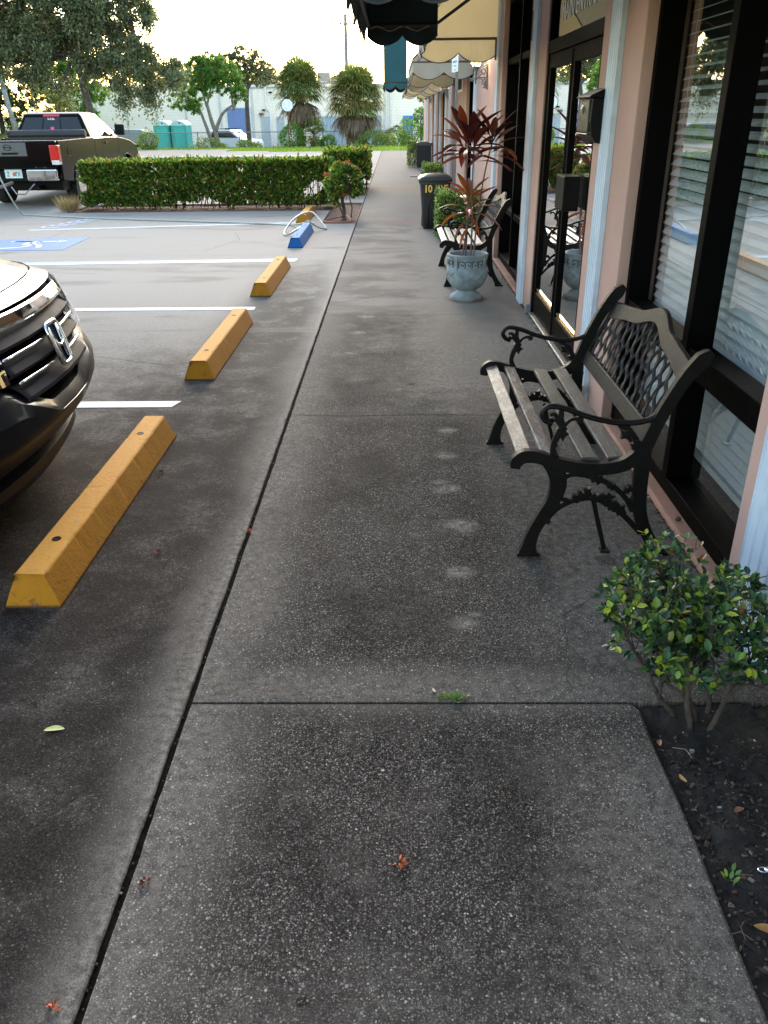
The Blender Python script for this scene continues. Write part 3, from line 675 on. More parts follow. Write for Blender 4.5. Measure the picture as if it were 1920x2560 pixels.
# boxy teal entrance canopies that stand further out
def entrance_canopy(label, y0, y1, xf, xb, zr, ht, outm, n_end=2):
    t = thing('entrance_canopy', label, 'canopy', (xf, (y0+y1)/2, zr), group='teal entrance canopies'); off = Vector((xf, (y0+y1)/2, zr))
    def P(x, y, z): return (x-off.x, y-off.y, z-off.z)
    m = MB(); z1 = zr+ht
    m.add([P(xf, y0, zr), P(xf, y1, zr), P(xf, y1, z1), P(xf, y0, z1), P(xb, y0, z1+.15), P(xb, y1, z1+.15), P(xb, y0, zr), P(xb, y1, zr)], [(0, 1, 2, 3), (3, 2, 5, 4), (0, 3, 4, 6), (1, 7, 5, 2)])
    m.add([P(xb, y0, z1+.15), P(xb, y1, z1+.15), P(WX, y1, z1+.4), P(WX, y0, z1+.4)], [(0, 1, 2, 3)])
    m.build('canopy', outm, t, solid=.005)
    # valances
    for ax, p in (('x', y0), ('x', y1), ('y', xf)):
        L = (xb-xf) if ax == 'x' else (y1-y0); n = n_end if ax == 'x' else round(L/.43); dp = .075
        sc = scallop(L, n, dp); top = []; bot = []
        for i, (d, z) in enumerate(sc):
            tail = 0
            if ax == 'x': top.append(P(xf+d, p, zr)); bot.append(P(xf+d, p+.006*math.sin(d*19), zr-.065+z))
            else: top.append(P(xf, y0+d, zr)); bot.append(P(xf-.012-.01*math.sin(d*7), y0+d, zr-.065+z))
        k = len(sc); v = MB(); v.add(top+bot, [(i, i+1, k+i+1, k+i) for i in range(k-1)]); o = v.build('valance', outm, t, solid=.004)
        tb = MB(); tb.tube(bot, .006, 5); tb.build('piping', M['piping'], o)
    fr = MB(); fr.tube([P(xb, y0, zr), P(xf+.012, y0, zr), P(xf+.012, y1-.012, zr), P(xb, y1-.012, zr)], .017, 8)
    fr.tube([P(xb, y1-.015, zr+.02), P(WX, y1-.3, zr+.55)], .013, 8); fr.tube([P(xb, y0+.015, zr+.02), P(WX, y0+.3, zr+.55)], .013, 8)
    fr.build('frame', mat('dark_steel_tube', (.05, .04, .035), .5, metal=.4), t)
    w = MB(); w.tube([P(xf+.03+i*.05, y1-.03, zr-.02+.02*math.sin(i*1.4)) for i in range(11)], .003, 5); w.build('string_light_wire', M['brass'], t)
    return t
entrance_canopy('big shaded teal canopy over the entrance door seen from below, nearest of the canopies', 5.0, 8.0, -.238, .365, 2.315, 1.0, M['shadecanvas'], 1.62 and 2)
entrance_canopy('bright teal canopy with its flat side lit, hanging further along the shopfront', 20.2, 23.2, -.245, .262, 2.25, .85, M['teal'], 2)

# ------------------------------------------------------------------ wall lanterns
M['castgrey'] = mat('grey_green_cast_iron', (.16, .19, .20), .55, metal=.3, var=.3, vscale=25, dirt=.5, dirtc=(.05, .04, .04))
M['lampglass'] = glassmat('lantern_glass', (.93, .93, .90), opacity=.35, body=(.75, .72, .66)); M['bulb'] = emit('lit_bulb', (1, .72, .36), 30)
M['hotcap'] = emit('emissive_frosted_cap', (1, .88, .66), 2.6)  # cap emits by itself, standing in for bulb glow through the glass
def spiral(c, r0, turns, a0, sgn, n=22):
    return [(c[0]+(r0*(1-.72*i/n))*math.cos(a0+sgn*turns*2*PI*i/n), c[1]+(r0*(1-.72*i/n))*math.sin(a0+sgn*turns*2*PI*i/n)) for i in range(n+1)]
def lantern(y, label):
    t = thing('wall_lantern', label, 'wall lamp', (WX, y, 2.05), group='wall lanterns')
    m = MB(); m.prism([(0, -.14), (-.02, -.135), (-.026, -.1), (-.026, .12), (-.02, .155), (0, .165)], .05, 'y', -.025); m.build('wall_plate', M['castgrey'], t, bevel=.004)
    m = MB(); m.tube([(-.02, 0, 0), (-.09, 0, .004), (-.155, 0, 0), (-.2, 0, -.004)], .009, 8)
    for c, r0, a0, s in (((-.072, .075), .042, -1.4, 1), ((-.062, -.05), .04, 1.4, -1), ((-.215, -.018), .022, .8, -1), ((-.04, .135), .022, -1.6, 1), ((-.045, -.105), .018, 1.6, -1)):
        m.tube([(a, 0, b) for a, b in spiral(c, r0, .95, a0, s)], .0085, 6)
    m.tube([(-.03, 0, .11), (-.05, 0, .06), (-.10, 0, .035), (-.13, 0, .0)], .007, 6); m.tube([(-.03, 0, -.09), (-.06, 0, -.03), (-.11, 0, -.005)], .007, 6)
    m.build('scroll_arm', M['castgrey'], t, smooth=True)
    m = MB(); m.lathe([(.004, -.075), (.012, -.06), (.008, -.045), (.02, -.02), (.024, 0), (.012, .02), (.022, .045), (.014, .06), (.03, .09), (.052, .122), (.056, .128), (0.001, .129)], (-.16, 0, 0), 16); m.build('finial_base', M['castgrey'], t, smooth=True)
    m = MB(); c = (-.16, 0)
    for k in range(6):
        a = 2*PI*k/6; m.tube([(c[0]+.052*math.cos(a), c[1]+.052*math.sin(a), .128), (c[0]+.118*math.cos(a), c[1]+.118*math.sin(a), .272)], .006, 5)
        a2 = a+2*PI/6; m.tube([(c[0]+.118*math.cos(a), c[1]+.118*math.sin(a), .272), (c[0]+.118*math.cos(a2), c[1]+.118*math.sin(a2), .272)], .006, 5)
    ca = m.build('cage', M['blackmetal'], t); m = MB(); m.lathe([(.02, .352), (.012, .36), (.016, .372), (.004, .39)], (-.16, 0, 0), 10, capt=True); m.build('top_finial', M['blackmetal'], t)
    m = MB()
    for k in range(6):
        a, a2 = 2*PI*k/6, 2*PI*(k+1)/6; q = lambda r, a, z: (c[0]+r*math.cos(a), c[1]+r*math.sin(a), z)
        m.add([q(.05, a, .13), q(.05, a2, .13), q(.115, a2, .27), q(.115, a, .27)], [(0, 1, 2, 3)])
    m.quick('glass', M['lampglass'], ca)
    m = MB()
    m.lathe([(.118, .276), (.075, .318), (.02, .352)], (-.16, 0, 0), 6); m.build('glowing_cap', M['hotcap'], t)
    m = MB()
    for k in range(3):
        a = 2*PI*k/3+.4; x, yy = c[0]+.026*math.cos(a), .026*math.sin(a)
        m.tube([(c[0], 0, .14), (x, yy, .15), (x, yy, .19)], .005, 6); 
    m.tube([(c[0], 0, .128), (c[0], 0, .17)], .006, 6); m.build('candle_arms', M['brass'], t)
    for k in range(3):
        a = 2*PI*k/3+.4; x, yy = c[0]+.026*math.cos(a), .026*math.sin(a)
        m = MB(); m.lathe([(.004, .19), (.009, .205), (.008, .222), (.001, .238)], (x, yy, 0), 8); m.build('bulb', M['bulb'], t, smooth=True)
    ld = bpy.data.lights.new('lantern_light', 'POINT'); ld.energy = 2.6; ld.color = (1, .78, .5); ld.shadow_soft_size = .05
    lo = bpy.data.objects.new('lantern_light', ld); COL.objects.link(lo); lo.parent = t; lo.location = (-.16, 0, .245)
    return t
lantern(11.95, 'nearest lit wall lantern, glowing under the scalloped edge of the cream awning')
lantern(20.2, 'middle wall lantern, between the white awnings and the grey sign post')
lantern(30.2, 'farthest wall lantern, a tiny warm light at the end of the shopfront')

# ------------------------------------------------------------------ parking sign on a pole
sp = thing('parking_sign', 'tall grey post with a narrow blue and white sign, beside the wheeled bin', 'sign', (.895, 13.32, 0))
m = MB(); m.prism([(-.02, -.014), (.02, -.014), (.026, .0), (.02, .014), (-.02, .014), (-.02, .006), (.008, .006), (.008, -.006), (-.02, -.006)], 2.6, 'z', 0); m.build('post', mat('galvanised_post', (.17, .18, .20), .5, metal=.5), sp)
R_ = Matrix.Rotation(math.radians(-78), 3, 'Z')
def sgn(w, z0, z1, m_, name, off=0): 
    q = MB(); q.box((-w/2, -.003-off, z0), (w/2, -off, z1)); q.v = [tuple(R_ @ Vector(p)+Vector((-.028, -.03, 0))) for p in q.v]; return q.build(name, m_, sp)
sgn(.34, 2.17, 2.40, mat('sign_white', (.72, .77, .80), .4), 'sign_panel'); 
sgn(.34, 2.402, 2.60, mat('sign_blue', (.02, .14, .42), .4), 'blue_sign_panel')
for k, (z, w_) in enumerate(((2.375, .16), (2.31, .2), (2.295, .2), (2.25, .14), (2.2, .06))):
    sgn(w_, z-.008, z+.004, mat('sign_text_grey', (.2, .24, .28), .6), 'sign_text_line', .0035)
# ------------------------------------------------------------------ benches
M['castiron'] = mat('black_cast_iron', (.0035, .003, .0028), .5, var=.35, vscale=30, bump=.5, bscale=150, spec=.16, dirt=.3, dirtc=(.014, .010, .008))
def wood(name, base, pale, wear):
    t = NT(name); co = t.co((14, 1.2, 14)); n = t.noise(co, 5, 8, .7, .6); co2 = t.co((5, 2, 5)); n2 = t.noise(co2, 4, 7, .75, .4)
    c = t.mix(t.step(n, .3, .7), base, vary(base, .45)); c = t.mix(t.math('MULTIPLY', t.step(n2, .46, .60), wear), c, pale)
    n5 = t.noise(t.co((1.5, .5, 1.5)), 75, 5, .75); c = t.mix(t.math('MULTIPLY', t.step(n5, .52, .62), wear*.8), c, vary(pale, .75)); c = t.mix(t.math('MULTIPLY', t.step(n5, .44, .34), .7), c, vary(base, .3))
    c = t.mix(t.math('MULTIPLY', t.step(n, .60, .72), .7), c, (.02, .014, .01))
    t.set(Base_Color=c, Roughness=.55); t.bump(t.math('ADD', n, n2), .6, .004); return t.m
M['slat_worn'] = wood('worn_brown_slat', (.05, .027, .020), (.20, .185, .17), .75)
M['slat_dark'] = wood('weathered_grey_slat', (.028, .023, .021), (.085, .078, .072), .5)
M['slat_pale'] = wood('pale_bleached_slat', (.26, .245, .22), (.36, .345, .32), .6)
M['backrest'] = mat('bronze_cast_backrest', (.008, .0065, .0062), .5, var=.35, vscale=12, bump=.4, bscale=90, dirt=.4, dirtc=(.028, .024, .023), spec=.12)
def smoothpath(P, n=6):
    P = [Vector(p) for p in P]; out = []
    for i in range(len(P)-1):
        p0 = P[max(i-1, 0)]; p1 = P[i]; p2 = P[i+1]; p3 = P[min(i+2, len(P)-1)]
        for k in range(n):
            t = k/n; out.append(.5*((2*p1)+(-p0+p2)*t+(2*p0-5*p1+4*p2-p3)*t*t+(-p0+3*p1-3*p2+p3)*t**3))
    out.append(P[-1]); return out
def lerpw(w, n):
    out = []
    for i in range(len(w)-1): out += [w[i]+(w[i+1]-w[i])*k/n for k in range(n)]
    return out+[w[-1]]
LBN = [0]
def leafblob(m, x, z, y, ang, L=.05, W=.03, T=.022):
    LBN[0] += 1; T = .020+.0011*(LBN[0] % 9)
    pts = [(-.5, 0), (-.25, .5), (-.05, .28), (.12, .6), (.25, .2), (.5, 0), (.25, -.2), (.12, -.6), (-.05, -.28), (-.25, -.5)]
    c, s = math.cos(ang), math.sin(ang)
    m.prism([(x+(a*L)*c-(b*W)*s, z+(a*L)*s+(b*W)*c) for a, b in pts], T, 'y', y-T/2)
def bench(label, loc, slats, slatm, rotz=0, backm='backrest', scale=1):
    t = thing('garden_bench', label, 'bench', loc, rotz, 'cast iron benches against the shopfront')
    half = .63
    ox = -.81            # local x = world x + ox (bench centre at world x .81)
    def X(p): return [(a+ox, b) for a, b in p]
    for side in (-1, 1):
        y = side*half; T = .034
        m = MB()
        def rb(P, w, TT=T, n=6):
            q = smoothpath([(a, b) for a, b in X(P)], n); ww = lerpw(w, n) if hasattr(w, '__len__') else w
            m.ribbon(q, ww, TT, 'xz', y)
        # seat rail that rolls over at the front and sweeps up into the back post
        rb([(.468, .395), (.475, .425), (.505, .445), (.56, .440), (.64, .412), (.745, .392), (.85, .395), (.915, .420), (.965, .475), (.998, .57), (1.045, .68), (1.09, .765), (1.135, .825), (1.165, .855)],
           [.035, .05, .052, .048, .048, .05, .05, .052, .055, .05, .048, .052, .06, .025])
        # front leg
        rb([(.60, .425), (.632, .38), (.645, .32), (.630, .25), (.594, .18), (.562, .11), (.548, .05), (.545, .008)], [.06, .07, .065, .055, .05, .048, .055, .085], T-.005)
        m.box((.50+ox, y-T/2, 0), (.592+ox, y+T/2, .014))
        # rear leg
        rb([(.965, .48), (.968, .40), (.972, .30), (.985, .20), (1.015, .12), (1.055, .05), (1.08, .008)], [.06, .058, .055, .052, .048, .048, .07], T-.008)
        m.box((1.04+ox, y-T/2, 0), (1.125+ox, y+T/2, .014))
        m.build('end_frame', M['castiron'], t, bevel=.006)
        # arm rest with scroll
        m = MB()
        arm = smoothpath(X([(.600, .580), (.575, .590), (.560, .615), (.572, .640), (.600, .648), (.66, .634), (.74, .604), (.84, .582), (.93, .582), (.985, .600), (1.01, .63)]), 6)
        m.tube([(p.x, y, p.y) for p in arm], .014, 8, flat=(.8, 1.15), up=(0, 0, 1)); m.tube([(a+ox, y, b) for a, b in spiral((.603, .60), .018, .9, 2.4, -1, 10)], .008, 6)
        m.build('armrest', M['castiron'], t, smooth=True)
        m = MB()
        RN = [0]
        def rb2(P, w, TT=.018, n=5):
            RN[0] += 1; TT = .0125+.0009*RN[0]
            q = smoothpath(X(P), n); m.ribbon(q, lerpw(w, n) if hasattr(w, '__len__') else w, TT, 'xz', y)
        rb2([(.634, .640), (.632, .60), (.640, .56), (.622, .52), (.612, .475), (.625, .435)], [.018, .022, .03, .026, .022, .03])
        rb2([(.64, .555), (.668, .592), (.71, .60)], .014); leafblob(m, .642+ox, .540, y, -1.4, .07, .045); leafblob(m, .628+ox, .592, y, 1.2, .04, .03); leafblob(m, .705+ox, .592, y, -.9, .035, .03)
        rb2([(.86, .575), (.905, .545), (.935, .50), (.955, .46)], [.015, .022, .022, .03]); leafblob(m, .89+ox, .535, y, -2.4, .06, .045); leafblob(m, .93+ox, .49, y, -2.0, .05, .04)
        # vine braces under the seat
        rb2([(.655, .33), (.668, .352), (.71, .366), (.78, .352), (.86, .315), (.92, .26), (.955, .20)], .02); rb2([(.66, .30), (.662, .262), (.70, .245)], .018)
        rb2([(.61, .165), (.65, .215), (.71, .25), (.78, .262), (.85, .235), (.92, .185), (1.0, .10)], .022)
        for x, z, a, L in ((.735, .268, .5, .075), (.762, .285, 1.0, .06), (.80, .262, -.3, .06), (.845, .262, .15, .075), (.865, .232, -.6, .075), (.90, .212, -.5, .08), (.80, .345, -.3, .07), (.86, .312, -.5, .05), (.93, .30, .6, .05), (.615, .16, -1.2, .04), (.955, .255, .4, .04)):
            leafblob(m, x+ox, z, y, a, L, L*.62)
        m.build('vine_scrollwork', M['castiron'], t, bevel=.003)
    # middle stays
    for sy in (-1, 1):
        m = MB(); m.ribbon([(.80+ox, .24), (.835+ox, .12), (.868+ox, .012)], .018, .018, 'xz', sy*(half-.03)); m.box((.85+ox, sy*(half-.03)-.02, 0), (.89+ox, sy*(half-.03)+.02, .008)); m.build('stay_leg', M['castiron'], t, bevel=.002)
    for k, (xc, z, w, tilt) in enumerate(slats):
        m = MB(); th = .020; Rm = Matrix.Rotation(tilt, 3, 'Y')
        m.obox((xc+ox, 0, z), (w/2, half-.018, th/2), Rm); o = m.build('seat_slat', M[slatm[k]], t, bevel=.004)
    # cast backrest: bottom rail, crested top rail, woven lattice
    def bk(u, y, d=0):       # u = height along the back, returns point on the back plane
        z = .475+u; x = .985+ox+u*.46+.10*u*u; return (x-d, y, z)
    W = half-.02
    def topz(y):
        a = abs(y)/W
        if a < .42: return .345+.055*math.cos(a/.42*PI/2)**2+.0
        return .345-.012*math.sin(min(1, (a-.42)/.2)*PI/2) - .028*max(0, (a-.55)/.45)
    def inner(y):
        a = abs(y)/W; 
        return topz(y)-.062-.02*max(0, (a-.6)/.4)
    m = MB(); n = 60
    for (lo, hi) in ((lambda y: .0, lambda y: .062), (inner, topz)):
        vs = []
        for i in range(n+1):
            y = -W+2*W*i/n
            vs += [bk(lo(y), y, .012), bk(hi(y), y, .014), bk(hi(y), y, -.008), bk(lo(y), y, -.008)]
        fs = [(0, 1, 2, 3), tuple(4*n+k for k in (3, 2, 1, 0))]
        for i in range(n):
            for k in range(4): fs.append((4*i+k, 4*i+(k+1) % 4, 4*(i+1)+(k+1) % 4, 4*(i+1)+k))
        m.add(vs, fs)
    for s in (-1, 1):
        vs = []
        for u in (.06, .12, .18, .24, .28):
            vs += [bk(u, s*W, .012), bk(u, s*(W-.03), .012), bk(u, s*(W-.03), -.008), bk(u, s*W, -.008)]
        m.add(vs, [(4*i+k, 4*i+(k+1) % 4, 4*i+4+(k+1) % 4, 4*i+4+k) for i in range(4) for k in range(4)])
    m.build('backrest', M[backm], t, bevel=.004)
    m = MB()
    def strip(fn, over):
        for off in (-.0075, 0, .0075):
            pts = []
            for i in range(25):
                q = fn(i/24)
                if q is None: continue
                y, u = q[0]+off*q[2], q[1]+off*q[3]
                if u < .055 or u > inner(y)+.004 or abs(y) > W-.02:
                    if len(pts) > 2: m.tube(pts, .0034, 5, cap=False)
                    pts = []; continue
                pts.append(bk(u, y, .004+.004*math.sin(i*1.3+over)))
            if len(pts) > 2: m.tube(pts, .0034, 5, cap=False)
    for k in range(-10, 11):
        y0 = k*.085
        strip(lambda s, y0=y0: (y0-.19+.38*s, .05+.36*s, -.7, .72), 0)
        strip(lambda s, y0=y0: (y0+.30*math.cos(s*PI/2)-.10+0*s, .05+.36*math.sin(s*PI/2*.98), .7, .7), 1.6)
    m.build('lattice', M[backm], t)
    return t
S1 = [(.508, .437, .060, -.28), (.600, .436, .056, .12), (.765, .418, .066, .03), (.868, .421, .066, -.10)]
bench('large weathered black cast iron bench nearest the camera, one gap in its worn brown slats', (.81, 3.575, 0), S1, ['slat_worn', 'slat_worn', 'slat_dark', 'slat_dark'])
S2 = [(.508, .437, .060, -.28), (.592, .436, .060, .1), (.682, .424, .066, .05), (.772, .418, .066, .0), (.865, .421, .066, -.10)]
bench('bench with bleached pale slats behind the stone urn, before the clipped box hedge', (.815, 9.35, 0), S2, ['slat_pale']*5, backm='slat_pale2' if 'slat_pale2' in M else 'backrest')

# ------------------------------------------------------------------ stone urn with a red cordyline
def stone():
    t = NT('blue_grey_cast_stone'); co = t.co(); n = t.noise(co, 12, 6, .7); n2 = t.noise(co, 60, 4)
    c = t.mix(t.step(n, .35, .65), (.15, .19, .205), (.24, .29, .305)); c = t.mix(t.math('MULTIPLY', t.step(t.noise(co, 5, 5), .5, .68), .5), c, (.15, .13, .10))
    g = t.n('ShaderNodeNewGeometry'); c = t.mix(t.math('MULTIPLY', t.step(t.xyz(co)[2], .07, .0), .5), c, (.14, .12, .10))
    t.set(Base_Color=c, Roughness=.85); t.bump(t.math('ADD', n, t.math('MULTIPLY', n2, .4)), .5, .006); return t.m
M['stone'] = stone(); M['keydark'] = mat('stone_groove', (.035, .05, .055), .9)
urn = thing('stone_urn', 'blue grey stone urn with a Greek key band and grapes, holding the red plant', 'planter', (.695, 8.09, 0))
m = MB(); m.lathe([(.155, 0), (.16, .012), (.155, .035), (.13, .055), (.10, .075), (.092, .09), (.105, .10), (.145, .125), (.178, .17), (.196, .23), (.199, .28), (.193, .30), (.187, .312), (.187, .395), (.192, .405), (.198, .415), (.198, .432), (.186, .437), (.172, .432), (.168, .40), (.165, .38)], (0, 0, 0), 56,
    fn=lambda a, z: (1+.05*max(0, (.06-z)/.06)*math.cos(4*a)+.012*math.sin(9*a)*(z < .06)), capb=True); m.build('bowl', M['stone'], urn, smooth=True, autos=math.radians(40))
m = MB(); nk = 18; R0 = .1875
for k in range(nk):
    a0 = 2*PI*k/nk; da = 2*PI/nk
    key = [(0, 0), (0, 1), (.78, 1), (.78, .33), (.40, .33), (.40, .62)]
    def K(u, v, r=R0): a = a0+da*u; return Vector((r*math.cos(a), r*math.sin(a), .326+.052*v))
    for (u0, v0), (u1, v1) in zip(key, key[1:]):
        p, q = K(u0, v0), K(u1, v1); m.tube([p, q], .0046, 4)
    m.tube([K(0, 0), K(-.22, 0)], .0038, 4)
m.build('greek_key_band', M['keydark'], urn)
m = MB()
for z in (.316, .391): m.tube([(.1885*math.cos(2*PI*i/48), .1885*math.sin(2*PI*i/48), z) for i in range(49)], .004, 5, cap=False)
for k in range(4):
    a = -PI/2-.12+k*PI/2 - .62
    for j in range(8):
        pass
for k in range(4):
    ac = -PI/2+.05+k*PI/2
    def onb(da, z, o=0):
        r = {True: .187, False: .19}[z > .31]+o
        if z < .28: r = .199-(.28-z)*.09-((.28-z)**2)*1.6+o
        return (r*math.cos(ac+da), r*math.sin(ac+da), z)
    m.tube([onb(-.80, .285, .004), onb(-.62, .262, .004), onb(-.4, .225, .004), onb(-.18, .21, .004), onb(0, .215, .004), onb(.18, .21, .004), onb(.4, .225, .004), onb(.62, .262, .004), onb(.8, .285, .004)], .007, 6)
    for dz, row in enumerate((4, 3, 3, 2, 1)):
        for j in range(row):
            p = onb((j-(row-1)/2)*.075, .238-dz*.0125, .006); m.lathe([(.0001, -.008), (.007, -.004), (.008, 0), (.007, .004), (.0001, .008)], p, 8)
    for s in (-1, 1):
        p0, p1, p2, p3 = onb(s*.1, .232, .008), onb(s*.30, .285, .01), onb(s*.55, .296, .006), onb(s*.34, .248, .01); m.add([p0, p1, p2, p3], [(0, 1, 2), (0, 2, 3)])
    p = onb(.82, .0, 0); aa = ac+.84
    for z0, z1, w in ((.30, .43, .03),):
        r = .188; e = Vector((math.cos(aa), math.sin(aa), 0)); s_ = Vector((-math.sin(aa), math.cos(aa), 0))
        m.obox(e*r+Vector((0, 0, .36)), (.012, .017, .07), Matrix((e, s_, (0, 0, 1))).transposed())
m.build('grape_relief', M['stone'], urn, smooth=False)
m = MB(); m.lathe([(.0, .375), (.166, .372)], (0, 0, 0), 24, capb=False, fn=None); m.build('potting_soil', M['soil'], urn)

M['cordy'] = leafmat('red_cordyline_leaf', [(0, (.035, .008, .010)), (.35, (.07, .012, .014)), (.6, (.11, .02, .012)), (.8, (.16, .05, .012)), (1, (.20, .025, .025))], .32, .35, .5)
M['cordy2'] = leafmat('bronze_cordyline_leaf', [(0, (.10, .03, .01)), (.4, (.16, .06, .015)), (.75, (.22, .05, .015)), (1, (.28, .045, .03))], .35, .35, .5)
M['cane'] = mat('plant_cane', (.14, .08, .07), .8, var=.3, vscale=60)
def strap_leaf(m, base, d0, L, W, droop, fold=.25, seg=8, petiole=.15):
    """a lance shaped leaf, from base, leaving in direction d0"""
    p = Vector(base); d = Vector(d0).normalized(); side = d.cross(Vector((0, 0, 1)));
    if side.length < .1: side = Vector((1, 0, 0))
    side.normalize(); rows = []
    for i in range(seg+1):
        s = i/seg
        w = W*(.12 if s < petiole else .12+.88*math.sin(min(1, (s-petiole)/(1-petiole))**.8*PI)**.8) if s < .999 else .002
        nrm = side.cross(d).normalized()
        rows.append((p-side*w/2+nrm*abs(w)*fold, p.copy(), p+side*w/2+nrm*abs(w)*fold))
        p = p+d*L/seg; d = (d+Vector((0, 0, -droop/seg))).normalized()
    vs = [q for r in rows for q in r]; fs = []
    for i in range(seg): fs += [(3*i, 3*i+1, 3*i+4, 3*i+3), (3*i+1, 3*i+2, 3*i+5, 3*i+4)]
    m.add(vs, fs)
random.seed(11)
cor = thing('cordyline_plant', 'tall red leaved plant with thin bare canes rising from the stone urn', 'plant', (.695, 8.09, .375))
m = MB(); lf = MB(); lf2 = MB()
tips = [((-.02, .02), (-.055, -.02, 1.02), 17, 1.0, lf), ((.03, .0), (.02, -.05, .98), 16, 1.0, lf), ((.05, -.02), (.185, -.02, 1.03), 15, .9, lf), ((-.06, .01), (-.012, -.09, .53), 15, .82, lf2)]
for (bx, by), tp, nl, sz, L_ in tips:
    P = [Vector((bx, by, -.01)), Vector((bx*.6+tp[0]*.2+.01, by, tp[2]*.35)), Vector((tp[0]*.6+bx*.2, tp[1]*.6, tp[2]*.7)), Vector(tp)]
    q = smoothpath(P, 8); m.tube(q, [.009-.003*i/len(q) for i in range(len(q))], 7)
    for i in range(nl):
        f = i/nl; a = i*2.4+random.uniform(-.3, .3); up = 1.35*f**1.3+random.uniform(-.25, .25)-.05
        d = Vector((math.cos(a), math.sin(a), up+.15)); L = random.uniform(.34, .46)*sz*(1.02-.12*f)
        base = Vector(tp)+Vector((0, 0, -.11+.17*f))
        strap_leaf(L_, base, d, L, random.uniform(.075, .095)*sz, random.uniform(.5, 1.2)*(1.2-f), .12+.15*random.random(), 9, .2)
for i in range(3): strap_leaf(lf2, (-.02+.02*i, -.06, .42-.05*i), (random.uniform(-1, 1), -.6, -.4), .26, .035, 1.6, .3)
m.build('canes', M['cane'], cor, smooth=True); lf.quick('dark_red_leaves', M['cordy'], cor); lf2.quick('orange_leaves', M['cordy2'], cor)

# ------------------------------------------------------------------ wheelie bin
M['binplastic'] = mat('black_bin_plastic', (.006, .007, .009), .45, var=.15, vscale=8, dirt=.25, dirtc=(.06, .06, .06))
M['stencil'] = mat('yellow_stencil_paint', (.80, .52, .10), .7, var=.15, vscale=60)
bn = thing('wheeled_bin', 'black wheeled rubbish bin with domed lid and yellow stencilled letters', 'bin', (.62, 13.62, 0))
m = MB(); n = 9
def binring(z):
    f = z/.66; w = .185+.045*f; d = .20+.06*f; r = .05; pts = []
    for cx, cy, a0 in ((w-r, d-r, 0), (-w+r, d-r, PI/2), (-w+r, -d+r, PI), (w-r, -d+r, 1.5*PI)):
        for k in range(5): a = a0+PI/2*k/4; pts.append((cx+r*math.cos(a), cy+r*math.sin(a), z))
    return pts
R2 = [binring(z) for z in (0, .02, .25, .45, .60, .66)]; k = 20
R2[0] = [(x*.96, y*.96, z) for x, y, z in R2[0]]
R2 += [[(x*1.08, y*1.08, .662) for x, y, z in R2[-1]], [(x*1.08, y*1.08, .70) for x, y, z in R2[-1]]]
vs = [p for r in R2 for p in r]; m.add(vs, [(i*k+j, i*k+(j+1) % k, (i+1)*k+(j+1) % k, (i+1)*k+j) for i in range(len(R2)-1) for j in range(k)]+[tuple(range(k))])
m.build('body', M['binplastic'], bn, smooth=True, autos=math.radians(35))
m = MB()                                             # moulded arch on the near face
for o_, z0, z1 in ((-.105, .03, .46), (.02, .03, .33)):
    yv = lambda z: -(.20+.06*z/.66)-.004
    P = [(o_, yv(z0), z0), (o_+.0, yv(z1-.08), z1-.08)]+[(o_+.07-.07*math.cos(a), yv(z1-.08+.08*math.sin(a)), z1-.08+.08*math.sin(a)) for a in (.4, .8, 1.2, 1.57)]+[(.17, yv(z1), z1)]
    m.tube(P, .009, 6)
m.build('moulded_ribs', M['binplastic'], bn, smooth=True)
m = MB()
rows = []
for i, (s, h) in enumerate(((1.15, 0), (1.17, .012), (1.15, .03), (.98, .062), (.7, .085), (.35, .098), (.02, .10))):
    rows.append([(x*s, y*s, .702+h) for x, y, z in binring(.66)])
vs = [p for r in rows for p in r]; m.add(vs, [(i*k+j, i*k+(j+1) % k, (i+1)*k+(j+1) % k, (i+1)*k+j) for i in range(len(rows)-1) for j in range(k)]+[tuple(range(k)), tuple((len(rows)-1)*k+j for j in range(k))])
m.build('lid', M['binplastic'], bn, smooth=True, autos=math.radians(50))
m = MB(); m.tube([(-.2, .30, .72), (-.2, .34, .72), (.2, .34, .72), (.2, .30, .72)], .013, 8); m.build('handle', M['binplastic'], bn)
for s in (-1, 1):
    m = MB(); m.tube([(s*.15, .2, .09), (s*.2, .2, .09)], .09, 20); m.build('wheel', M['blackmetal'], bn)
yf = lambda z: -(.20+.06*z/.66)-.0035
text_mesh('stencil_number', '10', .15, M['stencil'], bn, frame((-.115, yf(.59), .59), (1, 0, 0), (0, -.09, 1)), .001, .004, .85)
text_mesh('stencil_text', 'AVE', .125, M['stencil'], bn, frame((.105, yf(.60), .60), (1, 0, 0), (0, -.09, 1)), .001, .003, .82)

# ------------------------------------------------------------------ square litter bin further away
rc = thing('litter_bin', 'square dark litter bin with flat top at the far end of the walkway', 'bin', (.945, 29.3, 0))
m = MB(); m.box((-.24, -.24, .02), (.24, .24, .66)); b_ = m.build('body', mat('speckled_black_stone', (.014, .014, .016), .8, vscale=40, var=.5), rc, bevel=.02)
m = MB(); m.box((-.26, -.26, .662), (.26, -.2, .76)); m.box((-.26, .2, .662), (.26, .26, .76)); m.box((-.26, -.2, .662), (-.2, .2, .76)); m.box((.2, -.2, .662), (.26, .2, .76)); m.box((-.12, -.12, .7), (.12, .12, .79)); m.box((-.2, -.2, .662), (.2, .2, .7)); m.build('top', mat('bin_top', (.05, .05, .05), .6), rc, bevel=.008)

mt = MB(); mt.box((.43, 24.8, 0), (1.05, 25.5, .02)); o = mt.build('door_mat', mat('grey_brown_mat', (.14, .12, .11), .9, vscale=30, var=.3), bevel=.006); tag(o, 'small flat grey brown mat lying on the walkway beyond the wheeled bin', 'mat')

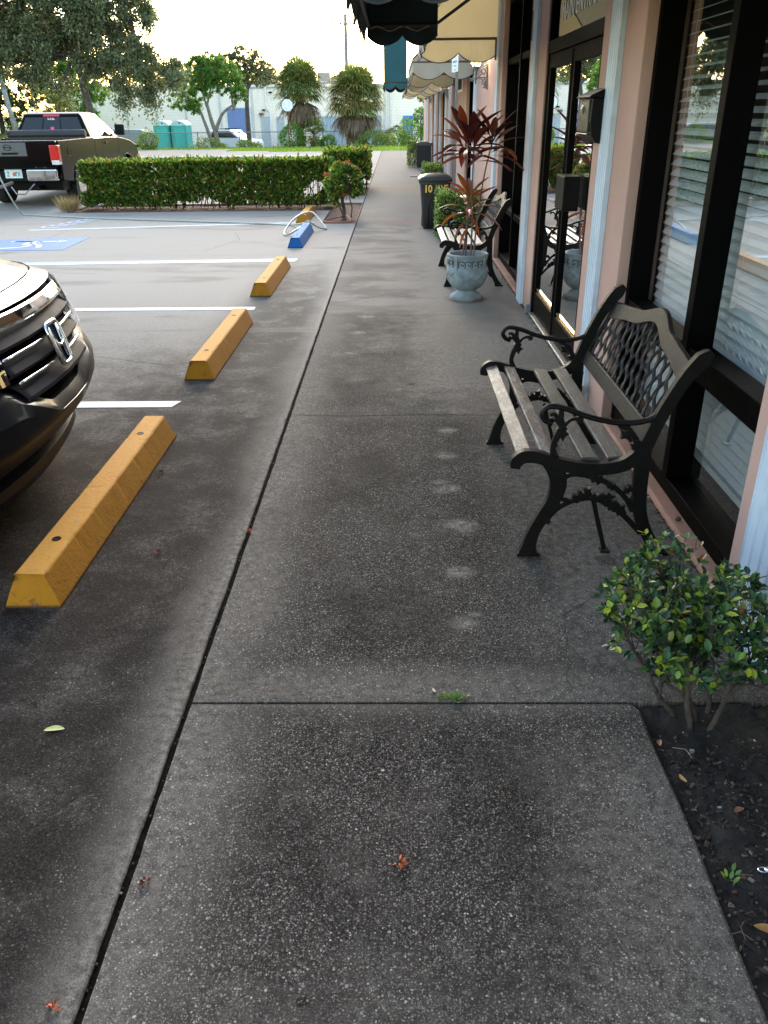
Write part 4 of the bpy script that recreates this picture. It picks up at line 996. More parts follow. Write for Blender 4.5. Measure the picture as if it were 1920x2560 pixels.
# ------------------------------------------------------------------ yellow pot wrapped in plastic behind the bench
yp = thing('potted_plant', 'little yellow pot with bare twigs wrapped in clear plastic, behind the near bench', 'plant pot', (1.155, 4.98, 0))
m = MB(); m.lathe([(.04, 0), (.055, .09), (.058, .09), (.058, .10), (.05, .10), (.046, .085), (0.001, .083)], (0, 0, 0), 20); m.build('pot', mat('yellow_plastic', (.75, .50, .04), .4), yp, smooth=True, autos=.6)
m = MB(); random.seed(4)
for i in range(9):
    a = random.uniform(0, 6.28); q = [Vector((0, 0, .08))]
    for k in range(4): q.append(q[-1]+Vector((math.cos(a)*.013*random.uniform(.3, 1.6), math.sin(a)*.013*random.uniform(.3, 1.6), .045)))
    m.tube(q, [.003, .0025, .002, .0015, .001], 5)
m.build('twigs', mat('dark_twig', (.06, .025, .03), .8), yp)
m = MB()
def wrap(u, v):
    a = u*2*PI; r = .062+.05*v*v+.014*math.sin(a*7)*v+.006*math.sin(a*13+3); return (r*math.cos(a)-.0, r*math.sin(a)-.0, .0+.13*v+.01*math.sin(a*5)*v)
m.grid(wrap, 60, 8); m.build('plastic_wrap', glassmat('clear_plastic', (.9, .9, .92), .08, .12, 1.45, (.6, .6, .62)), yp, smooth=True)
# ------------------------------------------------------------------ wheel stops
def stop_mat(name, top, side, chip):
    t = NT(name); co = t.co(); n = t.noise(co, 3, 6, .6); n2 = t.noise(co, 22, 6, .7); z = t.xyz(co)[2]
    c = t.mix(n, vary(side, .85), vary(side, 1.1)); c = t.mix(t.math('MULTIPLY', t.step(z, .128, .1345), t.math('MULTIPLY_ADD', n2, .6, .3)), c, top)  # top paler: slight fade, plus light from above put into the colour
    c = t.mix(t.math('MULTIPLY', t.step(n2, .57, .66), t.step(z, .09, .01)), c, chip)
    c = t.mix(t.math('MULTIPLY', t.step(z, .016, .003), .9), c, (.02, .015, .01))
    c = t.mix(t.math('MULTIPLY', t.step(n2, .55, .70), .45), c, (.10, .055, .022)); n4 = t.noise(t.co((1, .3, 1)), 9, 6, .7); c = t.mix(t.math('MULTIPLY', t.step(n4, .50, .68), .35), c, vary(side, .7))
    xx = t.xyz(co)[0]; sc_ = t.math('MULTIPLY', t.step(t.noise(t.co((1, .5, 6)), 6, 6, .7), .52, .66), t.step(xx, -.035, -.06)); c = t.mix(t.math('MULTIPLY', sc_, .6), c, (.03, .022, .016))
    c = t.mix(t.math('MULTIPLY', t.step(n2, .64, .67), .8), c, (.22, .20, .17))
    t.set(Base_Color=c, Roughness=.8); t.b.inputs['Specular IOR Level'].default_value = .2; t.bump(t.math('ADD', t.noise(co, 70, 4), n2), .5, .005); return t.m
M['ystop'] = stop_mat('yellow_painted_concrete', (.50, .25, .05), (.36, .15, .008), (.12, .05, .010))
M['bstop'] = stop_mat('blue_painted_concrete', (.03, .19, .46), (.01, .10, .32), (.02, .08, .2))
def wheel_stop(label, y0, y1, x0=-1.475, x1=-1.262, m='ystop', h=.135):
    t = thing('wheel_stop', label, 'wheel stop', ((x0+x1)/2, (y0+y1)/2, 0), group='wheel stops')
    L = (y1-y0)/2; w = (x1-x0)/2; tw = w*.52; b = MB(); n = 90
    prof = [(-w, 0), (-w*.98, .012), (-tw-.004, h-.006), (-tw+.006, h), (tw-.006, h), (tw+.004, h-.006), (w*.98, .012), (w, 0)]
    vs = []
    for i in range(n+1):
        f = i/n; y = -L+2*L*f; e = min(f, 1-f)*2*L
        for k, (x, z) in enumerate(prof):
            yy = y
            if i in (0, n): yy = y + (1 if i == 0 else -1)*z*.28
            j = .0018*mnoise.noise(Vector((x*40, y*9+y0, z*40))); ch = max(0, mnoise.noise(Vector((y*22+y0*3, x*60, 5)))-.40)*.007*(k in (2, 3, 4, 5)); sx_ = -1 if x > 0 else 1
            vs.append((x+j+sx_*ch*.6, yy, z+j*.8*(z > .01)-ch))
    k = len(prof); fs = [(i*k+j, i*k+j+1, (i+1)*k+j+1, (i+1)*k+j) for i in range(n) for j in range(k-1)]+[tuple(range(k)), tuple(n*k+j for j in range(k-1, -1, -1))]
    b.add(vs, fs); b.build('concrete_block', M[m], t, bevel=.004)
    for s in (-1, 1):
        r = MB(); yy = s*(L-.30); r.lathe([(.0001, h+.001), (.011, h+.001), (.013, h+.0006)], (0, yy, 0), 14, capb=False); r.lathe([(.013, h+.0005), (.013, h+.003), (.017, h+.003), (.019, h+.0004)], (0, yy, 0), 14, capb=False)
        r.cur = 0; r.build('anchor_hole', M['blackmetal'], t)
wheel_stop('nearest and largest yellow concrete wheel stop, in front of the dark minivan', 2.545, 4.335)
wheel_stop('second yellow wheel stop, at the end of the middle white line', 5.42, 7.13)
wheel_stop('third yellow wheel stop, just beyond the double blue and white line', 8.26, 10.0)
wheel_stop('only blue painted wheel stop, with the pale hose looped over it', 11.53, 13.22, -1.485, -1.275, m='bstop')
wheel_stop('yellow wheel stop directly behind the blue one, next to the small flowering bush', 14.3, 15.85, -1.68, -1.47)
wheel_stop('farthest yellow wheel stop, a tiny bit showing above the far hedge', 33.0, 34.7, -1.5, -1.28, h=.16)

# ------------------------------------------------------------------ hose and its reel
M['hose'] = mat('pale_green_white_hose', (.30, .34, .32), .5, var=.1, vscale=30)
P = [(-7.22, 15.55, .92), (-7.10, 15.50, .75), (-7.02, 15.55, .45), (-6.97, 15.75, .12), (-6.93, 15.86, .022), (-6.6, 15.72, .014), (-5.43, 15.22, .014), (-3.8, 14.7, .014), (-2.33, 14.22, .014), (-1.75, 13.98, .016), (-1.45, 13.45, .10), (-1.36, 13.25, .15), (-1.22, 13.3, .06), (-1.09, 13.39, .014)]
hz = thing('garden_hose', 'long pale hose running from the truck trailer over the pavement to the blue wheel stop', 'hose', (-4, 14.8, 0))
m = MB(); q = smoothpath([Vector(p) for p in P], 10); m.tube([v-Vector((-4, 14.8, 0)) for v in q], .014, 8)
loop = [(-1.36, 14.16, .014), (-1.42, 13.75, .06), (-1.50, 13.05, .07), (-1.60, 12.72, .03), (-1.68, 12.78, .016), (-1.70, 13.05, .05), (-1.62, 13.5, .15), (-1.50, 13.9, .20), (-1.36, 14.0, .20), (-1.24, 13.8, .12), (-1.09, 13.41, .014)]
q = smoothpath([Vector(p) for p in loop], 8); m.tube([v-Vector((-4, 14.8, 0)) for v in q], .014, 8); m.build('hose_line', M['hose'], hz, smooth=True)
rl = thing('hose_reel_trailer', 'pink brown hose reel on a small black trailer frame hitched behind the pickup', 'trailer', (-7.6, 15.6, 0))
m = MB(); m.box((-.9, -.6, .42), (.10, .35, .50)); m.tube([(-.1, -.1, .46), (.05, .9, .45), (.0, 1.55, .48)], .035, 8); m.build('deck', mat('weathered_timber', (.22, .18, .15), .8, var=.3), rl, bevel=.008)
m = MB(); m.tube([(.22, -.05, .86), (.30, -.02, .62), (.38, 0, .38)], .022, 6); m.tube([(.0, -.05, .86), (.02, 0, .5)], .022, 6); m.tube([(.38, 0, .38), (.1, .1, .40)], .02, 6); m.build('support_post', M['blackmetal'], rl)
m = MB(); m.box((-.5, -.22, .80), (.31, .25, .93)); m.add([(-.3, -.2, .93), (.31, -.2, .93), (.2, -.2, 1.16), (-.3, -.2, 1.22)], [(0, 1, 2, 3)]); m.add([(-.3, .24, .93), (.31, .24, .93), (.2, .24, 1.16), (-.3, .24, 1.22)], [(0, 1, 2, 3)]); m.build('reel_box', mat('faded_red_paint', (.28, .13, .12), .6, var=.2, dirt=.3), rl, bevel=.006)
m = MB()
for j in range(5):
    for i in range(3):
        m.tube([(-.08+(.2+.028*i)*math.cos(a), -.15+.065*j, 1.14+(.2+.028*i)*math.sin(a)) for a in [2*PI*s/24 for s in range(25)]], .017, 6, cap=False)
m.tube([(-.1+.42*math.cos(a), -.24, 1.12+.36*math.sin(a)) for a in [1.5-i*.15 for i in range(14)]], .016, 6); m.build('coiled_hose', M['hose'], rl, smooth=True)
for s in (-1,):
    m = MB(); m.tube([(-.95, .0, .27), (-1.12, 0, .27)], .27, 20); m.build('wheel', M['blackmetal'], rl)
m = MB(); m.tube([(.08, 1.3, .42), (.2, 1.2, .30), (.3, 1.35, .28), (.42, 1.6, .45)], .012, 5); m.build('safety_chain', mat('bright_chain', (.55, .56, .58), .3, metal=.8), rl)

# ------------------------------------------------------------------ minivan (front end towards the walkway)
def carpaint(name, c, rough=.25, metal=.4, coat=1.0, spec=.5):
    t = NT(name); co = t.co(); n = t.noise(co, 2, 4)
    t.set(Base_Color=t.mix(n, vary(c, .9), vary(c, 1.1)), Roughness=rough, Metallic=metal); t.b.inputs['Coat Weight'].default_value = coat; t.b.inputs['Coat Roughness'].default_value = .06; t.b.inputs['Specular IOR Level'].default_value = spec
    return t.m
M['vanpaint'] = carpaint('dark_bronze_grey_paint', (.040, .038, .041), .30, .25, .5, .3)
M['grille'] = mat('satin_bronze_grille', (.030, .027, .029), .65, metal=.0, var=.05, spec=.04); M['chrome'] = mat('chrome', (.72, .73, .75), .08, metal=1, var=.02)
M['rubber'] = mat('tyre_rubber', (.012, .012, .012), .8, var=.2, vscale=20); M['blackplastic'] = mat('black_plastic', (.005, .005, .0055), .6, spec=.15); M['deepblack'] = mat('unlit_black_mesh', (.002, .002, .002), .9, spec=.02)
M['headlight'] = glassmat('headlight_lens', (.75, .77, .78), boost=1.3); M['reflector'] = mat('headlight_reflector', (.5, .5, .5), .2, metal=.8)
M['rim'] = mat('alloy_rim', (.45, .46, .48), .3, metal=.8)
van = thing('parked_minivan', 'dark bronze grey minivan nose at the left edge, chrome emblem on its grille', 'minivan', (-1.435, 3.47, .012), math.radians(4.0))
ZT = [(.13, -.26), (.17, -.20), (.24, -.145), (.285, -.145), (.30, -.185), (.34, -.165), (.365, -.105), (.44, -.035), (.50, -.006), (.56, .0), (.615, -.01), (.645, -.035), (.70, -.05), (.80, -.075), (.90, -.115), (.955, -.15), (.985, -.19)]
def zn(z):
    for (a, b), (c, d) in zip(ZT, ZT[1:]):
        if a <= z <= c: return b+(d-b)*(z-a)/(c-a)
    return ZT[0][1] if z < ZT[0][0] else ZT[-1][1]-(z-.985)*2.2
def plan(y, z):
    a = abs(y); W = .985-.05*max(0, (.5-z))-.10*max(0, z-.75)
    a = a/W
    pts = [(0, 0), (.2, .008), (.4, .032), (.55, .060), (.68, .102), (.78, .158), (.87, .262), (.94, .44), (.98, .75), (1.0, 1.15)]
    for (p, q), (r, s) in zip(pts, pts[1:]):
        if p <= a <= r:
            t = (a-p)/(r-p); return -(q+(s-q)*t)
    return -1.15
def surf(y, z, off=0): return (zn(z)+plan(y, z)+off, y, z)
YS = [-.98, -.965, -.94, -.90, -.85, -.79, -.72, -.64, -.55, -.45, -.35, -.25, -.15, -.05, .05, .15, .25, .35, .45, .55, .64, .72, .79, .85, .90, .94, .965, .98]
def vanpatch(name, m, zs, yfun, off=0, ny=28, parent=van, smooth=True, thick=0, autos=math.radians(32)):
    b = MB(); nz = len(zs)-1
    def F(u, v):
        i = min(int(round(v*nz)), nz); z = zs[i]; y0, y1 = yfun(z); return surf(y0+(y1-y0)*u, z, off)
    b.grid(F, ny, nz); return b.build(name, m, parent, smooth=smooth, solid=thick, autos=autos)
# shell: front fascia continued by the sides
def shell(z):
    W = .985-.05*max(0, (.5-z))-.10*max(0, z-.75)
    r = [(surf(y*W, z)) for y in YS]
    back = [(-1.6, W*1.0), (-3.2, W), (-4.6, W*.99), (-4.98, W*.88), (-5.05, W*.6)]
    return [(x+zn(z)*0, -w, z) for x, w in reversed(back)] + r + [(x, w, z) for x, w in back]
def loft(name, zs, m, parent=van):
    R_ = [shell(z) for z in zs]; k = len(R_[0]); b = MB(); b.add([p for r in R_ for p in r], [(i*k+j, i*k+(j+1) % k, (i+1)*k+(j+1) % k, (i+1)*k+j) for i in range(len(R_)-1) for j in range(k)]); return b.build(name, m, parent, smooth=True, autos=math.radians(28))
M['bumperpaint'] = carpaint('darkened_body_paint', (.012, .0115, .013), .4, .0, .10, .08)  # body paint again, with the dark ground it reflects put into the colour
loft('front_lip', [.13, .17, .24, .285], M['bumperpaint']); loft('lower_intake', [.284, .30, .34, .366], M['blackplastic'])
# bumper with the V shaped cut for the grille
zs = [.365, .40, .44, .49, .525]
loft('bumper', zs, M['bumperpaint'])
def gb(y):      # lower edge of the grille opening
    a = abs(y); return .575 if a < .19 else (.575+(a-.19)*.46 if a < .50 else .7176)
b = MB(); n = 56
def F(u, v):
    y = -.965+1.93*u; g0 = gb(y); i = round(v*5); z, o_ = ((.52, .0), ((.52+g0-.06)/2, .004), (g0-.062, .004), (g0-.045, -.004), (g0-.012, -.034), (g0-.012, -.075))[i]; return surf(y, z, o_)
b.grid(F, n, 5); b.build('bumper_shoulder', M['bumperpaint'], van, smooth=True, autos=math.radians(22))
b = MB()
def F(u, v):
    y = -.965+1.93*u; z1 = .985; z0 = gb(y)-.0; z = z0+(z1-z0)*v; return surf(y, z, -.05)
b.grid(F, n, 6); b.build('radiator_backing', M['deepblack'], van, smooth=True)
gh = lambda z: (-(.40+.10*(z-.62)/.3), .40+.10*(z-.62)/.3)
vanpatch('upper_chrome_bar', M['chrome'], [.895, .905, .92, .935, .945], lambda z: (-.50, .50), .012, thick=.01)
for k, (z0, z1) in enumerate(((.622, .69), (.725, .79), (.822, .885))):
    b = MB(); prof = [(-.02, 0), (.004, .12), (.012, .3), (-.002, .62), (-.022, .9), (-.045, 1.0)]
    y0, y1 = gh((z0+z1)/2)
    def F(u, v, z0=z0, z1=z1, prof=prof, y0=y0, y1=y1):
        i = round(v*(len(prof)-1)); o_, f = prof[i]; y = y0+(y1-y0)*u; return surf(y, z0+(z1-z0)*f, o_)
    b.grid(F, 24, len(prof)-1); b.build('grille_bar', M['grille'], van, smooth=True, solid=.006, autos=math.radians(25))
    if k < 2:
        for i in range(2):
            b = MB(); ya, yb = ((y0, -.085), (.085, y1))[i]
            b.tube([surf(ya+(yb-ya)*s/10, z1+.012, .008) for s in range(11)], .008, 8, flat=(1, .8))
            b.build('chrome_strip', M['chrome'], van, smooth=True)
# winged emblem frame: rounded rectangle with a letter inside
b = MB(); ez, ew, eh = .765, .066, .086
def em(a, c, o=.03): return surf(a, ez+c, o)
ring = []
for i in range(33):
    a = 2*PI*i/32; e = .38; cx = abs(math.cos(a))**e*math.copysign(1, math.cos(a)); sy = abs(math.sin(a))**e*math.copysign(1, math.sin(a))
    ring.append(em(cx*ew*(1+.12*sy), sy*eh, .034))
b.tube(ring, .011, 8, cap=False)
for s in (-1, 1): b.tube([em(s*ew*.72, eh*.80, .03), em(s*ew*.48, 0, .034), em(s*ew*.50, -eh*.78, .03)], [.012, .008, .010], 6)
b.tube([em(-ew*.5, .0, .034), em(0, -.012, .034), em(ew*.5, .0, .034)], .008, 6)
e_ = b.build('chrome_emblem', M['chrome'], van, smooth=True)
b = MB(); b.grid(lambda u, v: em((u-.5)*1.9*ew, (v-.5)*1.9*eh, .026), 6, 6); b.build('emblem_backing', M['blackplastic'], e_)
for s in (-1, 1):
    def yf(z, s=s):
        f = (z-.66)/.31; a, c = .455+.05*f, .93-.10*max(0, (z-.8))*2
        a = .46+.1*max(0, .8-z); return (s*a, s*(c-.25*max(0, .76-z)*4)) 
    h = vanpatch('headlight', M['headlight'], [.72, .76, .80, .85, .90, .935], yf, .012, 16)
    vanpatch('reflector', M['reflector'], [.735, .77, .80, .85, .89, .92], lambda z, s=s: (s*.50, s*.86), -.02, 12, parent=h)
# hood, fenders
def hood(u, v, off=0):
    y = (u-.5)*2*(.86); s = v
    z0 = .955; x0, _, _ = surf(y, z0); zc = 1.10-.04*(abs(y)/.86)**2
    x = x0-.0-s*(1.02+ (x0*0)) ; x = x0*(1-s)+(-1.16)*s
    z = z0+(zc-z0)*(1-(1-s)**2.2)+.012*math.exp(-((abs(y)-.52)/.05)**2)*min(1, s*3)
    return (x, y, z+off)
b = MB(); b.grid(lambda u, v: hood(u, v), 40, 22); b.build('hood', M['vanpaint'], van, smooth=True)
for s in (-1, 1):
    b = MB()
    def F(u, v, s=s):
        p = hood(.5+s*.5, u); W = .985-.10*(.9-.75); q = (p[0]-.03, s*(.955+.02*u), .93-.0*u); 
        f = v; return (p[0]*(1-f)+q[0]*f, p[1]*(1-f)+q[1]*f, p[2]*(1-f)+q[2]*f-.004+.02*math.sin(f*PI))
    b.grid(F, 16, 6); b.build('fender', M['vanpaint'], van, smooth=True)
b = MB()      # sides above the bumper
for s in (-1, 1):
    def F(u, v, s=s):
        x = -.95-4.0*u; w = .985-.03*v; return (x, s*w, .60+(1.02-.60)*v)
    b.grid(F, 10, 4)
b.box((-5.03, -.93, .5), (-4.9, .93, 1.1)); b.build('side_panels', M['vanpaint'], van, smooth=False)
b = MB(); sec = [(-1.12, 1.07, .80), (-1.9, 1.62, .66), (-2.4, 1.72, .66), (-4.4, 1.70, .66), (-5.0, 1.05, .82)]
vs = []
for x, z, w in sec: vs += [(x, -w, z), (x, w, z)]
b.add(vs, [(2*i, 2*i+1, 2*i+3, 2*i+2) for i in (1, 2, 3)]); b.build('roof', M['vanpaint'], van, solid=.02)
b = MB(); b.add([(-1.12, -.80, 1.075), (-1.12, .80, 1.075), (-1.9, .655, 1.62), (-1.9, -.655, 1.62)], [(0, 1, 2, 3)]); b.build('windshield', M['darkglass'], van)
for s in (-1, 1):
    b = MB(); b.add([(-1.35, s*.93, 1.03), (-5.0, s*.90, 1.05), (-4.5, s*.67, 1.68), (-2.4, s*.665, 1.70), (-1.9, s*.66, 1.61)], [(0, 1, 2, 3, 4)]); b.build('side_glass', M['darkglass'], van)
    for x in (-1.0, -4.0):
        b = MB(); b.tube([(x, s*.74, .33), (x, s*.95, .33)], .33, 28); w = b.build('tyre', M['rubber'], van, bevel=.02)
        b = MB(); b.tube([(x, s*.94, .33), (x, s*.965, .33)], .21, 20); b.build('rim', M['rim'], w)
b = MB(); b.box((-4.9, -.8, .22), (-.35, .8, .60)); b.build('underbody', M['blackplastic'], van)

# ------------------------------------------------------------------ black pickup
M['truckpaint'] = carpaint('gloss_black_paint', (.0025, .0025, .003), .15, .0, .0, .10); M['truckglass'] = glassmat('truck_glass', (.10, .12, .12), opacity=.45, boost=1.2)
M['redlens'] = mat('red_lens', (.55, .012, .012), .15, coat=1); M['clearlens'] = mat('clear_lens', (.7, .68, .66), .15); M['tonneau'] = mat('black_vinyl', (.018, .018, .020), .6)
tk = thing('pickup_truck', 'glossy black pickup with red tail lamps and chrome bumper, seen from behind over the hedge', 'pickup truck', (-7.57, 17.3, 0))
Wd = .92; Lt = 5.45
def arch(cy, r=.45, zc=.36): return [(cy-r*math.cos(a), zc+r*math.sin(a)) for a in [i*PI/12 for i in range(13)]]
lower = [(.10, .50), (.12, 1.0), (.10, 1.225), (2.2, 1.235), (2.24, 1.215), (3.9, 1.20), (4.4, 1.16), (4.9, 1.10), (5.3, 1.0), (5.46, .84), (5.5, .50), (5.35, .42)]
und = [p for p in reversed(arch(4.45))]+[(3.9, .36), (1.6, .36)]+[p for p in reversed(arch(1.15))]+[(.62, .45)]
poly = lower+und
for s in (-1, 1):
    m = MB(); m.prism(poly, .04, 'x', s*Wd-(.04 if s > 0 else 0)); m.build('side_panel', M['truckpaint'], tk, bevel=.02)
m = MB(); m.box((-.86, .04, .50), (.86, .10, 1.225)); m.box((-.80, .032, .62), (.80, .045, 1.19)); m.build('tailgate', M['truckpaint'], tk, bevel=.015)
m = MB(); m.box((-.86, 3.6, .5), (.86, 5.38, 1.0)); m.add([(-.86, 3.5, 1.21), (.86, 3.5, 1.21), (.86, 4.6, 1.15), (-.86, 4.6, 1.15), (.86, 5.2, 1.04), (-.86, 5.2, 1.04), (.86, 5.38, .9), (-.86, 5.38, .9)], [(0, 1, 2, 3), (3, 2, 4, 5), (5, 4, 6, 7)]); m.build('hood', M['truckpaint'], tk, bevel=.03)
m = MB(); m.box((-.86, .12, 1.16), (.86, 1.5, 1.20)); m.build('bed_floor', M['tonneau'], tk)
m = MB(); m.tube([(-.84, 1.98, 1.31), (.84, 1.98, 1.31)], .085, 14); m.box((-.88, 1.85, 1.20), (.88, 2.19, 1.25)); m.tube([(-.86, 1.95, 1.33), (-.8, 1.95, 1.36)], .07, 10); m.build('rolled_bed_cover', M['tonneau'], tk, smooth=False)
# cab
cb = [(1.98, 1.22, .90, 0), (2.0, 1.24, .895, 0)]
Zb, Zt = 1.22, 1.70
b0 = [(-.85, 2.22), (.85, 2.22), (.89, 4.12), (-.89, 4.12)]; t0 = [(-.62, 2.42), (.62, 2.42), (.62, 3.45), (-.62, 3.45)]
m = MB(); vs = [(x, y, Zb) for x, y in b0]+[(x, y, Zt) for x, y in t0]+[(-.54, 2.56, Zt+.035), (.54, 2.56, Zt+.035), (.53, 3.32, Zt+.03), (-.53, 3.32, Zt+.03)]
m.add(vs, [(0, 1, 5, 4), (1, 2, 6, 5), (2, 3, 7, 6), (3, 0, 4, 7), (4, 5, 9, 8), (5, 6, 10, 9), (6, 7, 11, 10), (7, 4, 8, 11), (8, 9, 10, 11)]); m.box((-.90, 2.22, .4), (.90, 3.95, 1.22)); m.build('cab', M['truckpaint'], tk, bevel=.035)
def face(a, b, c, d, u0, u1, v0, v1, o):
    a, b, c, d = map(Vector, (a, b, c, d)); f = lambda u, v: (a*(1-u)+b*u)*(1-v)+(d*(1-u)+c*u)*v
    nrm = (b-a).cross(d-a).normalized()*o; return [f(u0, v0)+nrm, f(u1, v0)+nrm, f(u1, v1)+nrm, f(u0, v1)+nrm]
V = [Vector(v) for v in vs]
m = MB(); m.add(face(V[0], V[1], V[5], V[4], .06, .94, .20, .86, .006), [(0, 1, 2, 3)]); rw = m.build('rear_window', M['truckglass'], tk)
m = MB()
for u in (.36, .63): m.add(face(V[0], V[1], V[5], V[4], u, u+.012, .22, .80, .010), [(0, 1, 2, 3)])
m.build('window_seams', M['blackplastic'], rw)
m = MB(); m.add(face(V[0], V[1], V[5], V[4], .485, .535, .34, .46, .011), [(0, 1, 2, 3)]); m.build('pink_sticker', mat('pink_sticker', (.75, .05, .22), .5), rw)
m = MB(); q = face(V[0], V[1], V[5], V[4], .36, .64, .885, .965, .012); m.add(q, [(0, 1, 2, 3)]); m.build('third_brake_light', M['redlens'], tk, solid=.015)
for s in (1, -1):
    A, B_, C_, D_ = (V[1], V[2], V[6], V[5]) if s > 0 else (V[3], V[0], V[4], V[7])
    m = MB()
    if s > 0: m.add(face(A, B_, C_, D_, .12, .40, .12, .86, .006), [(0, 1, 2, 3)]); m.add(face(A, B_, C_, D_, .44, .92, .10, .88, .006), [(0, 1, 2, 3)])
    else: m.add(face(A, B_, C_, D_, .08, .56, .10, .88, .006), [(0, 1, 2, 3)]); m.add(face(A, B_, C_, D_, .60, .88, .12, .86, .006), [(0, 1, 2, 3)])
    m.build('side_window', M['truckglass'], tk)
    m = MB(); m.box((s*.93, 3.74, 1.24), (s*1.14, 3.84, 1.47)); m.tube([(s*.88, 3.8, 1.28), (s*.98, 3.8, 1.32)], .03, 6); m.build('mirror', M['blackplastic'], tk, bevel=.03)
    m = MB(); m.box((s*(Wd-.0), 2.92, 1.08), (s*(Wd+.025), 3.14, 1.12)); m.build('door_handle', M['truckpaint'], tk, bevel=.01)
    for yy in (2.24, 2.72, 3.92):
        m = MB(); m.box((s*(Wd-.002), yy, .45), (s*(Wd+.0025), yy+.012, 1.19)); m.build('door_seam', M['blackplastic'], tk)
    m = MB(); m.box((s*(Wd-.17), .005, .83), (s*(Wd+.006), .16, 1.15)); tl = m.build('tail_light', M['redlens'], tk, bevel=.02)
    m = MB(); m.box((s*(Wd-.15), .0, .79), (s*(Wd+.003), .14, .875)); m.build('reversing_lens', M['clearlens'], tl, bevel=.01)
    for yy in (1.15, 4.45):
        m = MB(); m.tube([(s*(Wd-.27), yy, .37), (s*(Wd-.03), yy, .37)], .37, 30); w = m.build('tyre', M['rubber'], tk, bevel=.03)
        m = MB(); m.tube([(s*(Wd-.04), yy, .37), (s*(Wd-.02), yy, .37)], .22, 20); m.build('rim', M['rim'], w)
        m = MB(); m.tube([(s*(Wd+.004), a, b_) for a, b_ in arch(yy, .46, .36)], .018, 6); m.build('wheel_arch_trim', M['blackplastic'], tk)
m = MB(); m.lathe([(.0001, 0), (.085, 0), (.09, .003)], (0, 0, 0), 20, capb=False); m.v = [(Wd+.003+z, .62+x, 1.02+y) for x, y, z in m.v]; m.build('fuel_door', M['truckpaint'], tk)
m = MB(); m.box((-.86, -.10, .50), (-.26, .06, .72)); m.box((.26, -.10, .50), (.86, .06, .72)); m.build('chrome_bumper', M['chrome'], tk, bevel=.03)
m = MB(); m.box((-.27, -.07, .50), (.27, .06, .70)); m.box((-.84, -.115, .725), (.84, .08, .745)); m.build('bumper_step', M['blackplastic'], tk, bevel=.01)
m = MB(); m.box((-.17, -.082, .56), (.17, -.072, .72)); lp = m.build('licence_plate', mat('plate_white_green', (.58, .70, .66), .5), tk)
text_mesh('plate_text', 'Z   6TX', .11, mat('plate_blue_green', (.02, .16, .18), .5), lp, frame((0, -.0835, .628), (1, 0, 0), (0, 0, 1)), .0005, .002, .75)
m = MB(); m.box((-.02, -.0845, .60), (.045, -.083, .66)); m.build('plate_orange_mark', mat('plate_orange', (.65, .12, .04), .5), lp)
text_mesh('tailgate_badge', '5.6 LE', .085, M['chrome'], tk, frame((.52, .028, .72), (1, 0, 0), (0, 0, 1)), .003, .002, 1.1)
text_mesh('window_decal', '5.0.BL', .06, M['white'], tk, frame((.0, 2.355, 1.60), (1, 0, 0), (0, .35, 1)), .001, .001, 1.1)
m = MB(); m.box((-.40, .02, .95), (.30, .034, 1.20)); hd = m.build('handle_panel', mat('dark_grey_plastic', (.07, .08, .085), .4), tk, bevel=.01)
m = MB(); m.tube([(-.07+.07*math.cos(a), .015, 1.11+.05*math.sin(a)) for a in [2*PI*i/20 for i in range(21)]], .006, 6); m.box((-.15, .012, 1.105), (.01, .020, 1.118)); m.box((-.2, .010, .985), (.12, .018, 1.02)); m.build('handle_recess', M['blackplastic'], hd)
m = MB(); m.box((-.8, .3, .30), (.8, 5.2, .52)); m.tube([(.4, -.02, .36), (.4, .5, .36)], .04, 8); m.tube([(-.7, 1.15, .37), (.7, 1.15, .37)], .09, 10); m.build('underbody', M['blackplastic'], tk)
m = MB(); m.tube([(-.75, 3.9, 1.2), (-.95, 3.4, 1.95)], .004, 4); m.build('aerial', M['blackmetal'], tk)
m = MB(); m.box((.5, 5.36, .72), (.88, 5.44, .95)); m.box((-.88, 5.36, .72), (-.5, 5.44, .95)); m.build('headlamps', M['clearlens'], tk, bevel=.02)
m = MB(); m.box((-.92, 5.40, .42), (.92, 5.52, .64)); m.build('front_bumper', M['chrome'], tk, bevel=.04)
# ------------------------------------------------------------------ foliage tools
def leaf6(m, p, d, n, L, W):
    """pointed oval leaf with a fold: 6 vertices"""
    s = d.cross(n); s = s.normalized() if s.length > 1e-4 else d.orthogonal().normalized(); up = s.cross(d).normalized()
    a = p; b = p+d*L; q1 = p+d*L*.35; q2 = p+d*L*.72
    m.add([a, q1+s*W*.5+up*W*.15, q2+s*W*.42+up*W*.12, b, q2-s*W*.42+up*W*.12, q1-s*W*.5+up*W*.15, q1-up*0, q2], [(0, 6, 1), (1, 6, 7, 2), (2, 7, 3), (3, 7, 4), (4, 7, 6, 5), (5, 6, 0)])
def leaf4(m, p, d, n, L, W):
    s = d.cross(n); s = s.normalized() if s.length > 1e-4 else d.orthogonal().normalized()
    m.add([p, p+d*L*.5+s*W*.5, p+d*L, p+d*L*.5-s*W*.5], [(0, 1, 2, 3)])
def rv(s=1): 
    while True:
        v = Vector((random.uniform(-1, 1), random.uniform(-1, 1), random.uniform(-1, 1)))
        if .05 < v.length <= 1: return v*s
M['hedgeleaf'] = leafmat('hedge_leaf', [(0, (.014, .040, .012)), (.28, (.035, .095, .02)), (.5, (.085, .18, .03)), (.7, (.17, .28, .045)), (.86, (.32, .39, .07)), (.95, (.28, .11, .05)), (1, (.14, .05, .02))], .35, .35)
M['boxleaf'] = leafmat('box_leaf', [(0, (.012, .03, .010)), (.3, (.05, .12, .03)), (.65, (.16, .26, .07)), (1, (.38, .46, .18))], .4, .25)
